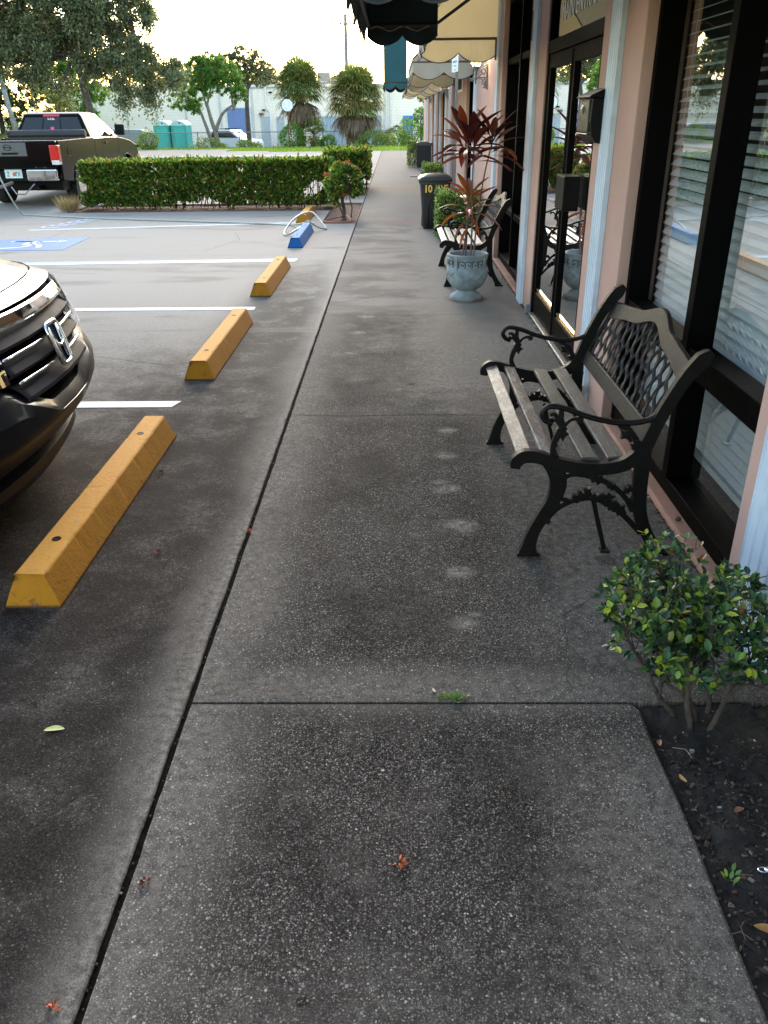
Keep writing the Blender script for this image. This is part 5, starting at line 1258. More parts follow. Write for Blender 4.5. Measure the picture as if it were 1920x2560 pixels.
M['flower'] = leafmat('coral_flower', [(0, (.26, .05, .035)), (.5, (.36, .10, .07)), (1, (.40, .17, .11))], .7, .3)
M['oak'] = leafmat('grey_green_oak_leaf', [(0, (.05, .07, .04)), (.4, (.09, .12, .07)), (.75, (.14, .17, .09)), (.93, (.20, .23, .11)), (1, (.17, .12, .07))], .5, .35)
M['brightleaf'] = leafmat('fresh_green_leaf', [(0, (.05, .12, .025)), (.4, (.09, .20, .035)), (.8, (.14, .27, .05)), (1, (.22, .32, .07))], .5, .4)
M['farleaf'] = leafmat('far_tree_leaf', [(0, (.035, .055, .02)), (.5, (.06, .09, .03)), (1, (.12, .14, .05))], .6, .35)
M['shrubleaf'] = leafmat('glossy_shrub_leaf', [(0, (.008, .022, .012)), (.30, (.018, .055, .024)), (.54, (.038, .095, .030)), (.73, (.08, .16, .032)), (.86, (.17, .26, .035)), (.94, (.30, .33, .025)), (.98, (.16, .13, .06)), (1, (.22, .07, .025))], .3, .2, .35)
M['palmgreen'] = leafmat('palm_frond', [(0, (.07, .11, .025)), (.5, (.13, .18, .04)), (1, (.22, .25, .07))], .5, .4)
M['palmyellow'] = leafmat('yellowing_palm_frond', [(0, (.12, .12, .03)), (.5, (.20, .18, .05)), (1, (.28, .24, .08))], .5, .4)
M['palmdead'] = leafmat('dead_palm_frond', [(0, (.10, .07, .055)), (.5, (.18, .13, .09)), (1, (.28, .22, .16))], .8, .25)
M['bark'] = mat('bark', (.075, .06, .05), .9, var=.35, vscale=8, bump=.8, bscale=30); M['palebark'] = mat('pale_bark', (.20, .18, .16), .9, var=.3, vscale=8, bump=.8, bscale=30)
M['hstem'] = mat('hedge_stem', (.045, .034, .028), .9, var=.35, vscale=40)

def hedge(name, label, x0, x1, y0, y1, z1, n, zl=.07, leaf=.06, m='hedgeleaf', flowers=0, stems=40, group=None, seed=1, sparse=.35, boxy=False):
    random.seed(seed); cx, cy = (x0+x1)/2, (y0+y1)/2
    t = thing(name, label, 'hedge' if 'hedge' in name else 'bush', (cx, cy, 0), group=group); L = MB(); L2 = MB(); w, d = (x1-x0)/2, (y1-y0)/2
    def topf(x, y): return z1*(1+.07*mnoise.noise(Vector((x*1.1, y*1.1, seed))) +.04*mnoise.noise(Vector((x*5, y*5, seed+3))))
    for i in range(n):
        x, y = random.uniform(-w, w), random.uniform(-d, d); zt = topf(x+cx, y+cy); z = zl+(zt-zl)*random.random()
        # push towards the surface
        r = random.random()
        if r < .42: y = -d*random.uniform(.86, 1.04)
        elif r < .60: z = zt-random.uniform(0, .07)*zt
        elif r < .72: x = random.choice((-w, w))*random.uniform(.93, 1.03)
        elif r < .80: y = d*random.uniform(.88, 1.03)
        bump_ = mnoise.noise(Vector(((x+cx)*2.2, z*2.6, seed*1.7)))
        low = (z-zl)/(zt-zl)
        if not boxy and low < .5 and bump_ < sparse*(1-low*2)-.50: continue
        if bump_ < -.4 and random.random() < .5: continue
        y += .05*bump_*(1 if y > 0 else -1); out = Vector((x/w*.5, (y/d)*1.0, .7*(low-.2)+.25)); dd = (out.normalized()+rv(.75)).normalized()
        nn = (out+rv(.6)); s = random.uniform(.6, 1.15)*leaf
        leaf6(L, Vector((x, y, z)), dd, nn, s, s*.5)
        if random.random() < .012 and low > .85:
            for k in range(4): leaf6(L, Vector((x, y, z+.02*k)), (Vector((0, 0, 1))+rv(.5)).normalized(), rv(), s*.8, s*.3)
    S = MB()
    for i in range(stems):
        x = random.uniform(-w*.96, w*.96); y = random.uniform(-d*.6, d*.6); b = Vector((x, y, -.02)); q = [b]
        for k in range(4): q.append(q[-1]+Vector((random.uniform(-.07, .07), random.uniform(-.07, .07)-.01, z1*.2)))
        S.tube(q, [.011, .010, .008, .006, .004], 5)
        q2 = [q[2]]; 
        for k in range(3): q2.append(q2[-1]+Vector((random.uniform(-.1, .1), random.uniform(-.1, .1), .11)))
        S.tube(q2, [.006, .005, .004, .003], 4)
    S.build('stems', M['hstem'], t); L.quick('foliage', M[m], t)
    if not boxy:
        for i in range(60):      # stray shoots above the clipped top
            x, y = random.uniform(-w, w), random.uniform(-d, d*.6); b0 = Vector((x, y, topf(x+cx, y+cy)-.03)); dd = (Vector((0, 0, 1))+rv(.35)).normalized(); hh = random.uniform(.04, .12)
            for k in range(5): leaf6(L2, b0+dd*hh*k/4, (dd+rv(.9)).normalized(), rv(), leaf*.75, leaf*.3)
        L2.quick('stray_shoots', M[m], t)
    for f in range(flowers):
        x = random.uniform(-w, w); y, z = (-d*1.03, random.uniform(z1*.35, z1)) if random.random() < .6 else (random.uniform(-d, 0), z1*1.03)
        F = MB()
        for k in range(26): v = rv(); leaf4(F, Vector((x, y, z))+v*.022, (v+Vector((0, -.3, .4))).normalized(), rv(), .028, .022)
        F.quick('flower_cluster', M['flower'], t)
    return t
hedge('long_hedge', 'long clipped green hedge with bare stems at its foot, in front of the black pickup', -6.06, -1.32, 16.78, 17.55, .83, 34000, leaf=.092, flowers=4, stems=80, seed=5)
hedge('far_hedge', 'short hedge set back on the right, behind the flowering bush beside the walkway', -1.62, -.64, 19.9, 22.2, .87, 10000, leaf=.09, flowers=2, stems=30, seed=8)
# small flowering bush with a bare stem
random.seed(21); bu = thing('flowering_bush', 'small round bush with coral flowers on one stem, in the mulch beside the walkway', 'bush', (-.92, 15.2, 0)); L = MB()
for i in range(5200):
    v = rv().normalized()*(.55+.45*random.random()**.5); c = Vector((.02, 0, .54)); p = c+Vector((v.x*.31, v.y*.31, v.z*.31*(1.0 if v.z > 0 else 1.05)))
    nz = mnoise.noise(p*5+Vector((3, 3, 3)))
    if nz < -.22: continue
    if v.z < -.45 and nz < .05: continue
    p += v*nz*.12; leaf6(L, p, (v+rv(.8)).normalized(), v+rv(.5), random.uniform(.055, .095), .034)
S = MB(); S.tube([(0, 0, -.03), (.01, 0, .12), (-.02, .01, .26), (.0, 0, .45)], [.035, .03, .028, .02], 8); S.tube([(0, 0, .02), (-.06, 0, .14), (-.12, 0, .36)], [.02, .016, .01], 6); S.tube([(.13, .02, -.02), (.15, .02, .15), (.10, .0, .35)], [.012, .010, .008], 6)
for i in range(10): a = random.uniform(0, 6.28); S.tube([(0, 0, .3), (.12*math.cos(a), .12*math.sin(a), .48), (.22*math.cos(a), .22*math.sin(a), .66)], [.012, .008, .004], 5)
S.build('stem', M['bark'], bu); L.quick('foliage', M['hedgeleaf'], bu)
for x, y, z in ((-.06, -.06, .87), (.02, -.1, .84), (.09, .0, .88), (-.13, .0, .83), (.2, -.08, .80), (-.27, -.16, .70), (.05, -.3, .36), (.27, -.1, .76)):
    F = MB()
    for k in range(40): v = rv(); leaf4(F, Vector((x, y, z))+v*.032, (v+Vector((0, -.2, .5))).normalized(), rv(), .034, .028)
    F.quick('flower_cluster', M['flower'], bu)
m = MB(); m.tube([(-.30, -.78, .015), (-.22, -.92, .015), (.12, -.97, .015), (.17, -.85, .02), (.10, -.3, .03), (.0, .2, .02)], .013, 6); m.tube([(-.28, -.6, .01), (-.1, -.3, .02), (-.02, -.02, .01)], .012, 6); o = m.build('drip_hose', mat('faded_brown_hose', (.30, .13, .09), .7), None, smooth=True, loc=(-.92, 15.2, 0)); tag(o, 'thin brown drip hose looping round the foot of the flowering bush', 'hose')
dg = thing('dry_grass_tuft', 'tuft of dry straw coloured grass at the left end of the long hedge', 'grass tuft', (-6.3, 16.5, 0)); L = MB()
for i in range(500):
    a = random.uniform(0, 6.28); r = random.random()*.16; p = Vector((r*math.cos(a), r*math.sin(a)*.7, -.02)); d = Vector((math.cos(a)*random.uniform(.1, .8), math.sin(a)*.5, 1)).normalized(); leaf4(L, p, d, rv(), random.uniform(.15, .40), .008)
L.quick('blades', leafmat('dry_grass', [(0, (.25, .18, .09)), (1, (.42, .34, .20))], .8, .2), dg)
hb = dict(m='boxleaf', stems=14, boxy=True, zl=.05)
hedge('box_hedge', 'nearest clipped box hedge, right behind the far bench and the wheeled bin', .60, 1.17, 11.9, 13.0, .60, 7500, leaf=.046, seed=31, group='clipped box hedges by the shopfront', **hb)
hedge('box_hedge', 'low clipped box hedge whose top shows just above the lid of the wheeled bin', .72, 1.17, 21.4, 23.6, .45, 5000, leaf=.045, seed=33, group='clipped box hedges by the shopfront', **hb)
hedge('box_hedge', 'farthest clipped hedge, dark and upright on the left of the square litter bin', .42, .69, 29.3, 30.6, .76, 3000, leaf=.05, seed=35, group='clipped box hedges by the shopfront', **hb)

# ------------------------------------------------------------------ foreground shrub
random.seed(77)
def fshrub(label, loc, stems, height, spread, nleaf, seed):
    random.seed(seed); t = thing('foreground_shrub', label, 'shrub', loc, group='shrubs in the dark bed'); S = MB(); L = MB(); tips = []
    def grow(p, d, L_, r, depth):
        q = [p]; dd = d.copy()
        n = 4
        for k in range(n):
            dd = (dd+rv(.34)+Vector((0, 0, .08))).normalized(); q.append(q[-1]+dd*L_/n)
        S.tube(q, [r*(1-.35*i/n) for i in range(n+1)], 6)
        if depth <= 2 and p.z > .02: tips.append((q[-1], dd, q))
        if depth > 0:
            for k in range(3 if depth > 1 else 3):
                j = random.choice((2, 3, 4)); nd = (dd*.8+rv(.85)+Vector((0, 0, .12))).normalized()
                grow(q[j], nd, L_*random.uniform(.55, .78), r*.58, depth-1)
    for (sx, sy), lean in stems:
        grow(Vector((sx, sy, -.05)), Vector((lean[0], lean[1], 1)).normalized(), height*.40, .0095, 5)
    for p, d, q in tips:
        inside = p.z > .03
        if not inside: continue
        if random.random() > nleaf*(.45 if p.z > height*.45 else .42): continue
        s = random.uniform(.020, .036)
        for k in range(random.randint(2, 5)):
            a = k*2.2+random.random(); side = d.orthogonal().normalized(); side.rotate(Matrix.Rotation(a, 3, d))
            ld = (d*.5+side+rv(.3)+Vector((0, 0, .25))).normalized(); leaf6(L, p+d*.004*k, ld, (Vector((0, 0, 1))+rv(.5)), s*random.uniform(.8, 1.25), s*.58)
    # cut stubs
    S.build('branches', M['hstem'], t, smooth=True); L.quick('leaves', M['shrubleaf'], t); return t
fshrub('glossy leaved twiggy shrub with a few yellow leaves, leaning over the walkway corner', (.90, 1.93, 0), [((0, 0), (-.45, .0)), ((.02, .02), (-.08, .12)), ((.03, -.03), (.25, -.05)), ((-.01, -.02), (-.2, -.3)), ((.05, .03), (.42, .18)), ((-.03, .02), (-.8, .15))], .60, .4, .95, 5)
fshrub('shrub at the right frame edge in front of the near downspout, darker and fuller', (1.20, 1.98, 0), [((0, 0), (-.25, -.1)), ((.02, .02), (.0, .12)), ((.03, -.03), (.2, -.2)), ((.0, -.02), (-.1, -.35))], .58, .4, .8, 12)

# loose leaves and bits
def fallen(name, label, cat, loc, L, W, c, rz=0, curl=.3, group=None):
    m = MB()
    def F(u, v):
        s = u; w = W*math.sin(min(.999, max(.001, s))*PI)**.7*(1-.2*s); y = (v-.5)*w; return ((s-.5)*L, y+.1*L*math.sin(s*3), .003+curl*(abs(v-.5)*2)**2*w*.5+curl*.12*L*(2*s-1)**2)
    m.grid(F, 10, 4); o = m.build(name, mat(name+'_c', c, .6, var=.2, vscale=40), None, smooth=True, loc=loc); o.rotation_euler = (0, 0, rz); tag(o, label, cat, group)
fallen('fallen_leaf', 'pale yellow green leaf lying on the dark pavement left of the joint', 'leaf', (-1.033, 1.872, 0), .062, .026, (.42, .42, .15), .1)
fallen('fallen_leaf', 'long brown curled leaf on the edge of the walkway at the lower right corner', 'leaf', (.835, 1.21, .0), .075, .028, (.26, .13, .035), -.5)
fallen('fallen_leaf', 'small tan leaf on the soil just right of the walkway edge below the shrub', 'leaf', (.798, 1.70, -.02), .034, .014, (.45, .24, .08), 1.9)
fallen('fallen_leaf', 'brown curled leaf on the soil right at the foot of the leaning shrub', 'leaf', (.775, 1.84, -.02), .03, .016, (.30, .15, .07), 1.2, .6)
fallen('fallen_leaf', 'dull brown leaf further right on the soil beside a thin twig', 'leaf', (.905, 1.575, -.01), .034, .018, (.20, .09, .045), .4)
fallen('fallen_leaf', 'small pink dried leaf on the walkway beside the weed in the crack', 'leaf', (.118, 2.06, 0), .024, .009, (.52, .36, .30), 1.9)
random.seed(9)
def crumple(label, loc, s, c, name='dried_flower', cat='dried flower'):
    m = MB()
    for k in range(14): v = rv(); v.z = abs(v.z); leaf6(m, Vector(loc)*0+v*s*.35, (v+rv(.5)).normalized(), rv(), s*.6, s*.35)
    o = m.quick(name, mat(name+'_c', c, .7, var=.3, vscale=90)); o.location = loc; tag(o, label, cat, 'dried petals on the pavement')
for x, y, l in ((.004, 1.394, 'crumpled orange red dried flower in the middle of the nearest slab'), (-.61, 1.338, 'small rust red dried petal close to the left edge of the nearest slab'), (-.653, 3.147, 'orange petal caught in the long dark joint'), (-1.214, 3.81, 'dark dried petal right of the far end of the nearest wheel stop'), (-1.01, 2.96, 'dark red petal lying between the nearest wheel stop and the joint'), (-.714, 1.032, 'orange seed at the bottom edge left of the joint')):
    crumple(l, (x, y, .004), .026 if x > -.6 else .02, (.45, .10, .03) if 'orange' in l else (.16, .035, .025))
wd = thing('crack_weed', 'tiny green weed growing in the cross joint of the walkway', 'weed', (.178, 2.022, 0)); m = MB()
for k in range(46):
    a = random.uniform(0, 6.28); r = random.random()*.045; leaf6(m, Vector((r*math.cos(a), r*math.sin(a)*.5, .002)), Vector((math.cos(a), math.sin(a)*.6, random.uniform(.2, 1))).normalized(), Vector((0, 0, 1))+rv(.4), random.uniform(.012, .022), .009)
m.quick('leaves', M['brightleaf'], wd)
wd = thing('bed_sprout', 'small bright green sprout in the soil by the walkway edge', 'weed', (.80, 1.36, -.02)); m = MB()
for k in range(9): a = k*.9; leaf6(m, Vector((.01*math.cos(a), .01*math.sin(a), .004*k)), Vector((math.cos(a), math.sin(a), 1.2)).normalized(), Vector((0, 0, 1)), .022, .010)
m.quick('leaves', M['brightleaf'], wd)
m = MB(); m.tube([(.011*math.cos(a), .007*math.sin(a), .002) for a in [2*PI*i/16 for i in range(17)]], .0018, 5, cap=False); m.tube([(.011*math.cos(a)+.017, .008*math.sin(a), .002) for a in [2*PI*i/16 for i in range(17)]], .0018, 5, cap=False); o = m.build('can_tab', M['chrome'], None, loc=(.889, 1.385, -.005)); tag(o, 'silver drinks can ring pull lying on the dark soil', 'ring pull')
# litter of small chips and twigs on the soil, countless: one object
m = MB(); random.seed(15)
for i in range(3200):
    x = random.uniform(.755, 1.6); y = random.uniform(.6, 1.98); z = -.035+.03*mnoise.noise(Vector((x*5, y*5, 0)))+.012*mnoise.noise(Vector((x*22, y*22, 3)))+.03*(x-.742)/.9
    s = random.uniform(.002, .007)*(1.8 if random.random() < .04 else 1); v = rv().normalized(); m.obox((x, y, z+.002), (s, s*.6, s*.3), Matrix.Rotation(random.uniform(0, 6), 3, v))
for i in range(160):
    x = random.uniform(.76, 1.5); y = random.uniform(.7, 1.95); a = random.uniform(0, 6.28); z = -.022+.03*(x-.742)/.9; l = random.uniform(.02, .07); m.tube([(x, y, z), (x+l*.5*math.cos(a), y+l*.5*math.sin(a), z+.008), (x+l*math.cos(a+.4), y+l*math.sin(a+.4), z)], .0011, 4)
t = NT('bed_litter_c'); g_ = t.n('ShaderNodeNewGeometry'); t.set(Base_Color=t.ramp(g_.outputs['Random Per Island'], [(0, (.008, .006, .005)), (.6, (.025, .018, .014)), (.86, (.07, .04, .022)), (.96, (.14, .10, .07)), (1, (.30, .27, .23))]), Roughness=.85)
for i in range(260):
    x = random.uniform(.76, 1.5); y = random.uniform(.6, 1.96); z = -.028+.03*(x-.742)/.9; a = random.uniform(0, 6.28); leaf6(m, Vector((x, y, z)), Vector((math.cos(a), math.sin(a), random.uniform(-.1, .35))).normalized(), (Vector((0, 0, 1))+rv(.5)), random.uniform(.008, .03), random.uniform(.006, .014))
o = m.quick('bed_litter', t.m); tag(o, kind='stuff')
# debris in the long joint and along the wall foot
m = MB()
for i in range(330):
    y = random.uniform(.8, 14); x = xj+random.uniform(-.009, .009); s = random.uniform(.001, .003); m.obox((x, y, -.009+random.uniform(0, .003)), (s, s, s*.6), Matrix.Rotation(random.uniform(0, 6), 3, rv().normalized()))
for i in range(500):
    y = random.uniform(2.3, 11)**1.0; x = 1.205-abs(random.gauss(0, .009)); s = random.uniform(.0015, .006); m.obox((x, y, s*.3), (s, s*1.4, s*.4), Matrix.Rotation(random.uniform(0, 6), 3, Vector((0, 0, 1))))
for i in range(70):
    x = random.uniform(-1.2, 1.1); y = random.uniform(1.0, 6.5); s = random.uniform(.001, .0028); m.obox((x, y, s*.4), (s, s*1.5, s*.4), Matrix.Rotation(random.uniform(0, 6), 3, Vector((0, 0, 1))))
o = m.quick('joint_debris', t.m); tag(o, kind='stuff')
m = MB(); m.lathe([(.0001, 0), (.012, .002), (.014, .010), (.008, .017), (.0001, .019)], (0, 0, 0), 12); o = m.build('pebble', mat('dark_pebble', (.05, .045, .035), .8), None, smooth=True, loc=(1.245, 3.20, .028)); tag(o, 'single dark pebble resting on the pink sill behind the near bench', 'pebble')
m = MB(); m.tube([(0, 0, .004), (.05, .06, .01), (.11, .10, .045), (.12, .15, .03)], .0035, 5); m.tube([(.11, .10, .045), (.13, .07, .06)], .0025, 5); o = m.build('fallen_twig', M['cane'], None, loc=(1.0, 5.0, 0)); tag(o, 'thin brown twig on the pavement behind the near bench', 'twig')
# ------------------------------------------------------------------ trees
def tree(name, label, loc, trunkpts, tr, clumps, nleaf, leafm, leaf=.16, bark='bark', group=None, seed=1, limbs=9, droop=0, flat=.75):
    """clumps: (x, y, z, rx, ry, rz) ellipsoids relative to loc that the foliage fills"""
    random.seed(seed); t = thing(name, label, 'tree', loc, group=group); S = MB(); L = MB()
    for tp in trunkpts:
        q = smoothpath([Vector(p) for p in tp[0]], 6); n = len(q); S.tube(q, [tp[1]*(1-.6*i/n)*(1.25 if i == 0 else 1) for i in range(n)], 9)
    tops = [Vector(tp[0][-1]) for tp in trunkpts]
    sub = []
    vol = sum(c[3]*c[4]*c[5] for c in clumps)
    for c in clumps:
        k = max(3, int(70*len(clumps)**.3*c[3]*c[4]*c[5]/vol*3)); cc = Vector(c[:3])
        near = min(tops, key=lambda p: (p-cc).length); mid = (near+cc)/2+Vector((0, 0, -.12*(cc-near).length))
        S.tube(smoothpath([near-Vector((0, 0, .3)), mid, cc], 5), [tr*.42*(1-.7*i/10) for i in range(11)], 6)
        for i in range(k):
            v = rv().normalized()*(.35+.65*random.random()**.5); p = cc+Vector((v.x*c[3], v.y*c[4], v.z*c[5]))
            sub.append((p, random.uniform(.45, 1.0), v, random.uniform(-.5, .5)))
            if i % 3 == 0: S.tube([cc+(p-cc)*.15, (cc+p)/2+rv(.2), p], [tr*.14, tr*.09, tr*.04], 4)
    base = (vol/len(sub))**(1/3)*.95
    for i in range(nleaf):
        p, s, v, sh = random.choice(sub); r = base*s
        o = Vector((random.gauss(0, .42), random.gauss(0, .42), random.gauss(0, .42*flat)))*r
        if droop and random.random() < .35: o.z -= abs(random.gauss(0, droop))*r
        q = p+o; d = (v*.4+rv(.9)+Vector((0, 0, -.25))).normalized(); leaf4(L, q, d, rv(), leaf*random.uniform(.6, 1.25), leaf*.5)
    S.build('trunk', M[bark], t, smooth=True); L.quick('crown', M[leafm], t); return t
BT = 'trees behind the parking lot'
tree('oak_tree', 'big spreading grey green oak whose drooping crown fills the upper left over the pickup', (-13.6, 40, -.15),
     [([(0, 0, 0), (.05, 0, 1.6), (-.15, 0, 3.2), (-.3, 0, 4.6)], .21), ([(-.2, 0, 3.2), (1.2, 0, 4.2), (2.6, -.3, 4.6)], .15)], .3,
     [(-2.5, 0, 6.2, 3.6, 2.4, 2.2), (1.2, 0, 5.8, 2.2, 2.2, 1.9), (-5.5, .5, 4.6, 2.0, 2, 1.3), (-1.2, -.5, 4.1, 2.0, 1.8, .8), (2.4, -.6, 3.8, 1.5, 1.6, 1.0), (3.9, -.4, 3.4, 1.05, 1.3, .65), (1.6, -1.0, 2.75, .9, 1, .5), (2.9, -.8, 2.5, .5, .6, .45), (-.2, 0, 8.2, 2.8, 2.4, 1.6), (-4.2, 0, 7.6, 3.2, 2.4, 1.8), (-.8, -.6, 3.1, .9, .8, .45), (-2.8, -.4, 4.0, 1.6, 1.6, .7), (-.2, 0, 5.6, 2.2, 2.2, 1.3), (2.0, 0, 6.8, 1.4, 1.6, 1.0), (-7.5, 0, 6.2, 2.2, 2, 1.6)], 170000, 'oak', .155, seed=3, droop=.8, group=BT)
tree('oak_tree', 'tree at the far left edge with a straight bare grey trunk behind the pickup', (-20.9, 46, -.15), [([(0, 0, 0), (0, 0, 3), (.2, 0, 5)], .26)], .22,
     [(0, 0, 7.5, 3, 2.4, 2.2), (-2, 0, 5.5, 2.4, 2, 1.2), (2.2, 0, 5.9, 2.0, 2, 1.1)], 20000, 'oak', .18, bark='palebark', seed=5, group=BT, droop=.5)
tree('twin_stem_tree', 'bright green tree with pale twin stems standing before the blue roller door', (-11.4, 54.5, -.55),
     [([(.25, 0, 0), (-.05, 0, 1.2), (-.45, 0, 2.5)], .15), ([(.35, 0, 0), (.42, 0, 1.0), (.2, 0, 1.9), (0, 0, 2.9)], .18), ([(.42, 0, 1.3), (.9, 0, 2.2), (1.6, 0, 2.7)], .12)], .17,
     [(-.3, 0, 4.2, 1.35, 1.1, 1.1), (-1.3, 0, 3.0, .95, .9, .65), (.6, 0, 4.5, 1.1, 1.0, 1.1), (1.5, 0, 4.0, .85, .9, .9), (2.05, 0, 3.25, .55, .7, .5), (-.7, 0, 2.55, .6, .6, .35)], 26000, 'brightleaf', .13, bark='palebark', seed=8, group=BT)
tree('background_tree', 'taller olive tree rising right behind the bright green twin stem tree', (-10.2, 62, -1.0), [([(0, 0, 0), (0, 0, 3), (.2, 0, 4.5)], .2)], .18, [(.1, 0, 5.9, 1.2, 1, 1.0), (.9, 0, 5.2, 1.0, 1, .9), (-1.2, 0, 5.6, 1.0, 1, .8)], 10000, 'oak', .14, seed=13, group=BT)
k = 0
for x, y, h, w, lab in ((-13.5, 98, 6.6, 3.4, 'dark rounded tree above the warehouse roof left of the first palm'), (-9.6, 100, 5.7, 2.2, 'low dark tree above the warehouse roof touching the left side of the first palm'), (-6.2, 104, 6.2, 2.4, 'sunlit tree peeking over the warehouse roof behind the first palm'), (-19, 97, 7.5, 4, 'tree above the warehouse roof hidden mostly by the oak'), (-27, 97, 8, 4, 'distant tree far left behind the oak crown'), (-2.5, 104, 4.9, 2.0, 'low treetop just showing between the two palms above the roof')):
    tree('background_tree', lab, (x, y, -1), [([(0, 0, 0), (0, 0, h*.6)], .3)], .3, [(-w*.4, 0, h*.82, w*.55, 1.5, h*.20), (w*.4, 0, h*.78, w*.5, 1.5, h*.18), (0, 0, h*.92, w*.5, 1.5, h*.17), (w*.8, 0, h*.68, w*.35, 1.2, h*.14)], 7000, 'farleaf', .28, seed=40+k, group=BT); k += 1
k = 0
for x, y, h, w, lab in ((-26.5, 60, 5.5, 2.6, 'dense dark green tree behind the pickup cab at the far left'), (-31, 63, 6, 3, 'leafy tree at the left frame edge behind the grey trunk'), (-22.4, 62, 4.6, 2.0, 'green thicket tree between the leaning pole and the oak trunk'), (-36, 60, 7, 3, 'tree outside the left edge seen only in the window reflections'), (-28.5, 55, 3.4, 2.0, 'low bushy tree in the shade left of the leaning pole')):
    h *= 1.25; w *= 1.35
    tree('background_tree', lab, (x, y, -.1), [([(0, 0, 0), (0, 0, h*.6)], .2)], .2, [(-w*.4, 0, h*.7, w*.6, 1.5, h*.28), (w*.4, 0, h*.62, w*.6, 1.5, h*.3), (0, 0, h*.95, w*.6, 1.5, h*.25), (0, -.5, h*.28, w*.8, 1.2, h*.26)], 22000, 'brightleaf' if k in (2, 3) else 'farleaf', .2, seed=60+k, group=BT); k += 1

# ------------------------------------------------------------------ palms
def fan(m, base, d, L, n, spread, droop, W=.03):
    d = d.normalized(); s = d.cross(Vector((0, 0, 1))); s = s.normalized() if s.length > .05 else Vector((1, 0, 0)); up = s.cross(d)
    hub = base+d*L*.42; m.tube([base, hub], [.018, .012], 4, cap=False)
    for i in range(n):
        a = (i/(n-1)-.5)*spread; dd = (d*math.cos(a)+s*math.sin(a)+up*.12*math.cos(a*2)).normalized(); l = L*.62*(1-.25*abs(a)/(spread/2))*random.uniform(.88, 1.08)
        p1 = hub+dd*l*.5; d2 = (dd+Vector((0, 0, -droop*random.uniform(.5, 1.4)))).normalized(); p2 = p1+d2*l*.32; d3 = (d2+Vector((0, 0, -droop*1.5))).normalized(); p3 = p2+d3*l*.22
        w = dd.cross(up).normalized()*W*L*.6; m.add([hub, p1+w, p2+w*.7, p3, p2-w*.7, p1-w], [(0, 1, 5), (1, 2, 4, 5), (2, 3, 4)])
def palm(label, loc, h, seed, crown=1.45, lean=0, skirt=1.0, yellow=.3, name='cabbage_palm', dead=70, n1=60):
    random.seed(seed); t = thing(name, label, 'palm', loc, group='cabbage palms by the fence'); S = MB(); n = 14
    q = [Vector((lean*(i/n), 0, h*i/n)) for i in range(n+1)]; S.tube(q, [.22+.03*math.sin(i*2.1) for i in range(n+1)], 12)
    for i in range(int(h*26)):
        z = h*.98*(i/(h*26)); a = i*2.39; r = .22; c = Vector((lean*z/h+r*math.cos(a), r*math.sin(a), z)); S.tube([c, c+Vector((.10*math.cos(a), .10*math.sin(a), .16))], [.045, .02], 4)
    S.build('trunk', mat('palm_trunk', (.17, .13, .10), .95, var=.35, vscale=6, bump=.6, bscale=20), t)
    G_, Y_, D_ = MB(), MB(), MB(); top = Vector((lean, 0, h))
    for i in range(n1):
        f = i/n1; a = i*2.4+random.uniform(-.2, .2); el = 1.35-1.75*f+random.uniform(-.15, .15); d = Vector((math.cos(a)*math.cos(el), math.sin(a)*math.cos(el), math.sin(el)))
        fan(Y_ if random.random() < yellow*(.4+f) else G_, top+Vector((0, 0, .25*(1-f))), d, crown*random.uniform(.85, 1.1), 17, 2.4, .62)
    for i in range(dead):
        a = i*2.4+random.uniform(-.3, .3); el = -.55-.85*random.random()*skirt; d = Vector((math.cos(a)*math.cos(el), math.sin(a)*math.cos(el), math.sin(el))); fan(D_, top+Vector((0, 0, -.1-.25*random.random())), d, crown*random.uniform(.75, 1.15), 12, 1.3, .8, .028)
    G_.quick('green_fronds', M['palmgreen'], t); Y_.quick('yellow_fronds', M['palmyellow'], t)
    if dead: D_.quick('dead_fronds', M['palmdead'], t)
    return t
palm('left of the two tall cabbage palms, with a greener rounded crown, behind the stop sign', (-5.85, 55, -.5), 3.35, 4, 1.85, .05, .8, .15, dead=46, n1=120)
palm('right of the two tall cabbage palms, golden crown with a long brown skirt', (-2.35, 55, -.5), 2.75, 9, 2.15, -.05, 1.0, .5, dead=80, n1=125)
palm('short young palm growing at the foot of the left tall palm', (-4.95, 54.2, -.45), .75, 14, 1.15, 0, .5, .1, dead=16, n1=30)
palm('bushy palmetto low between the big oak trunk and the leaning pole', (-16.9, 45, -.1), 1.7, 17, 1.25, 0, .5, .35, dead=12, n1=44)

# ------------------------------------------------------------------ grass, weeds, shrubs
M['grass'] = leafmat('mown_grass', [(0, (.12, .20, .03)), (.5, (.19, .30, .05)), (1, (.27, .38, .08))], .7, .35)
M['weed'] = leafmat('tall_weeds', [(0, (.07, .13, .03)), (.45, (.13, .22, .05)), (.8, (.20, .29, .08)), (.92, (.26, .24, .12)), (1, (.14, .08, .06))], .7, .35)
random.seed(31); G_ = MB()
for i in range(26000):
    x = random.uniform(-24, 5); y = 43.3+abs(random.gauss(0, 2.4))
    if x < -8.3 and y < 46.6: y += 3.4
    if x < -6.2 and x >= -8.3 and y < 43.9: y += .8
    if y > 50: continue
    p = Vector((x, y, terr_h(x, y)-.01)); leaf4(G_, p, Vector((random.uniform(-.5, .5), random.uniform(-.5, .5), 1)).normalized(), rv(), random.uniform(.05, .10), .05)
o = G_.quick('grass', M['grass']); tag(o, kind='stuff')
G_ = MB()
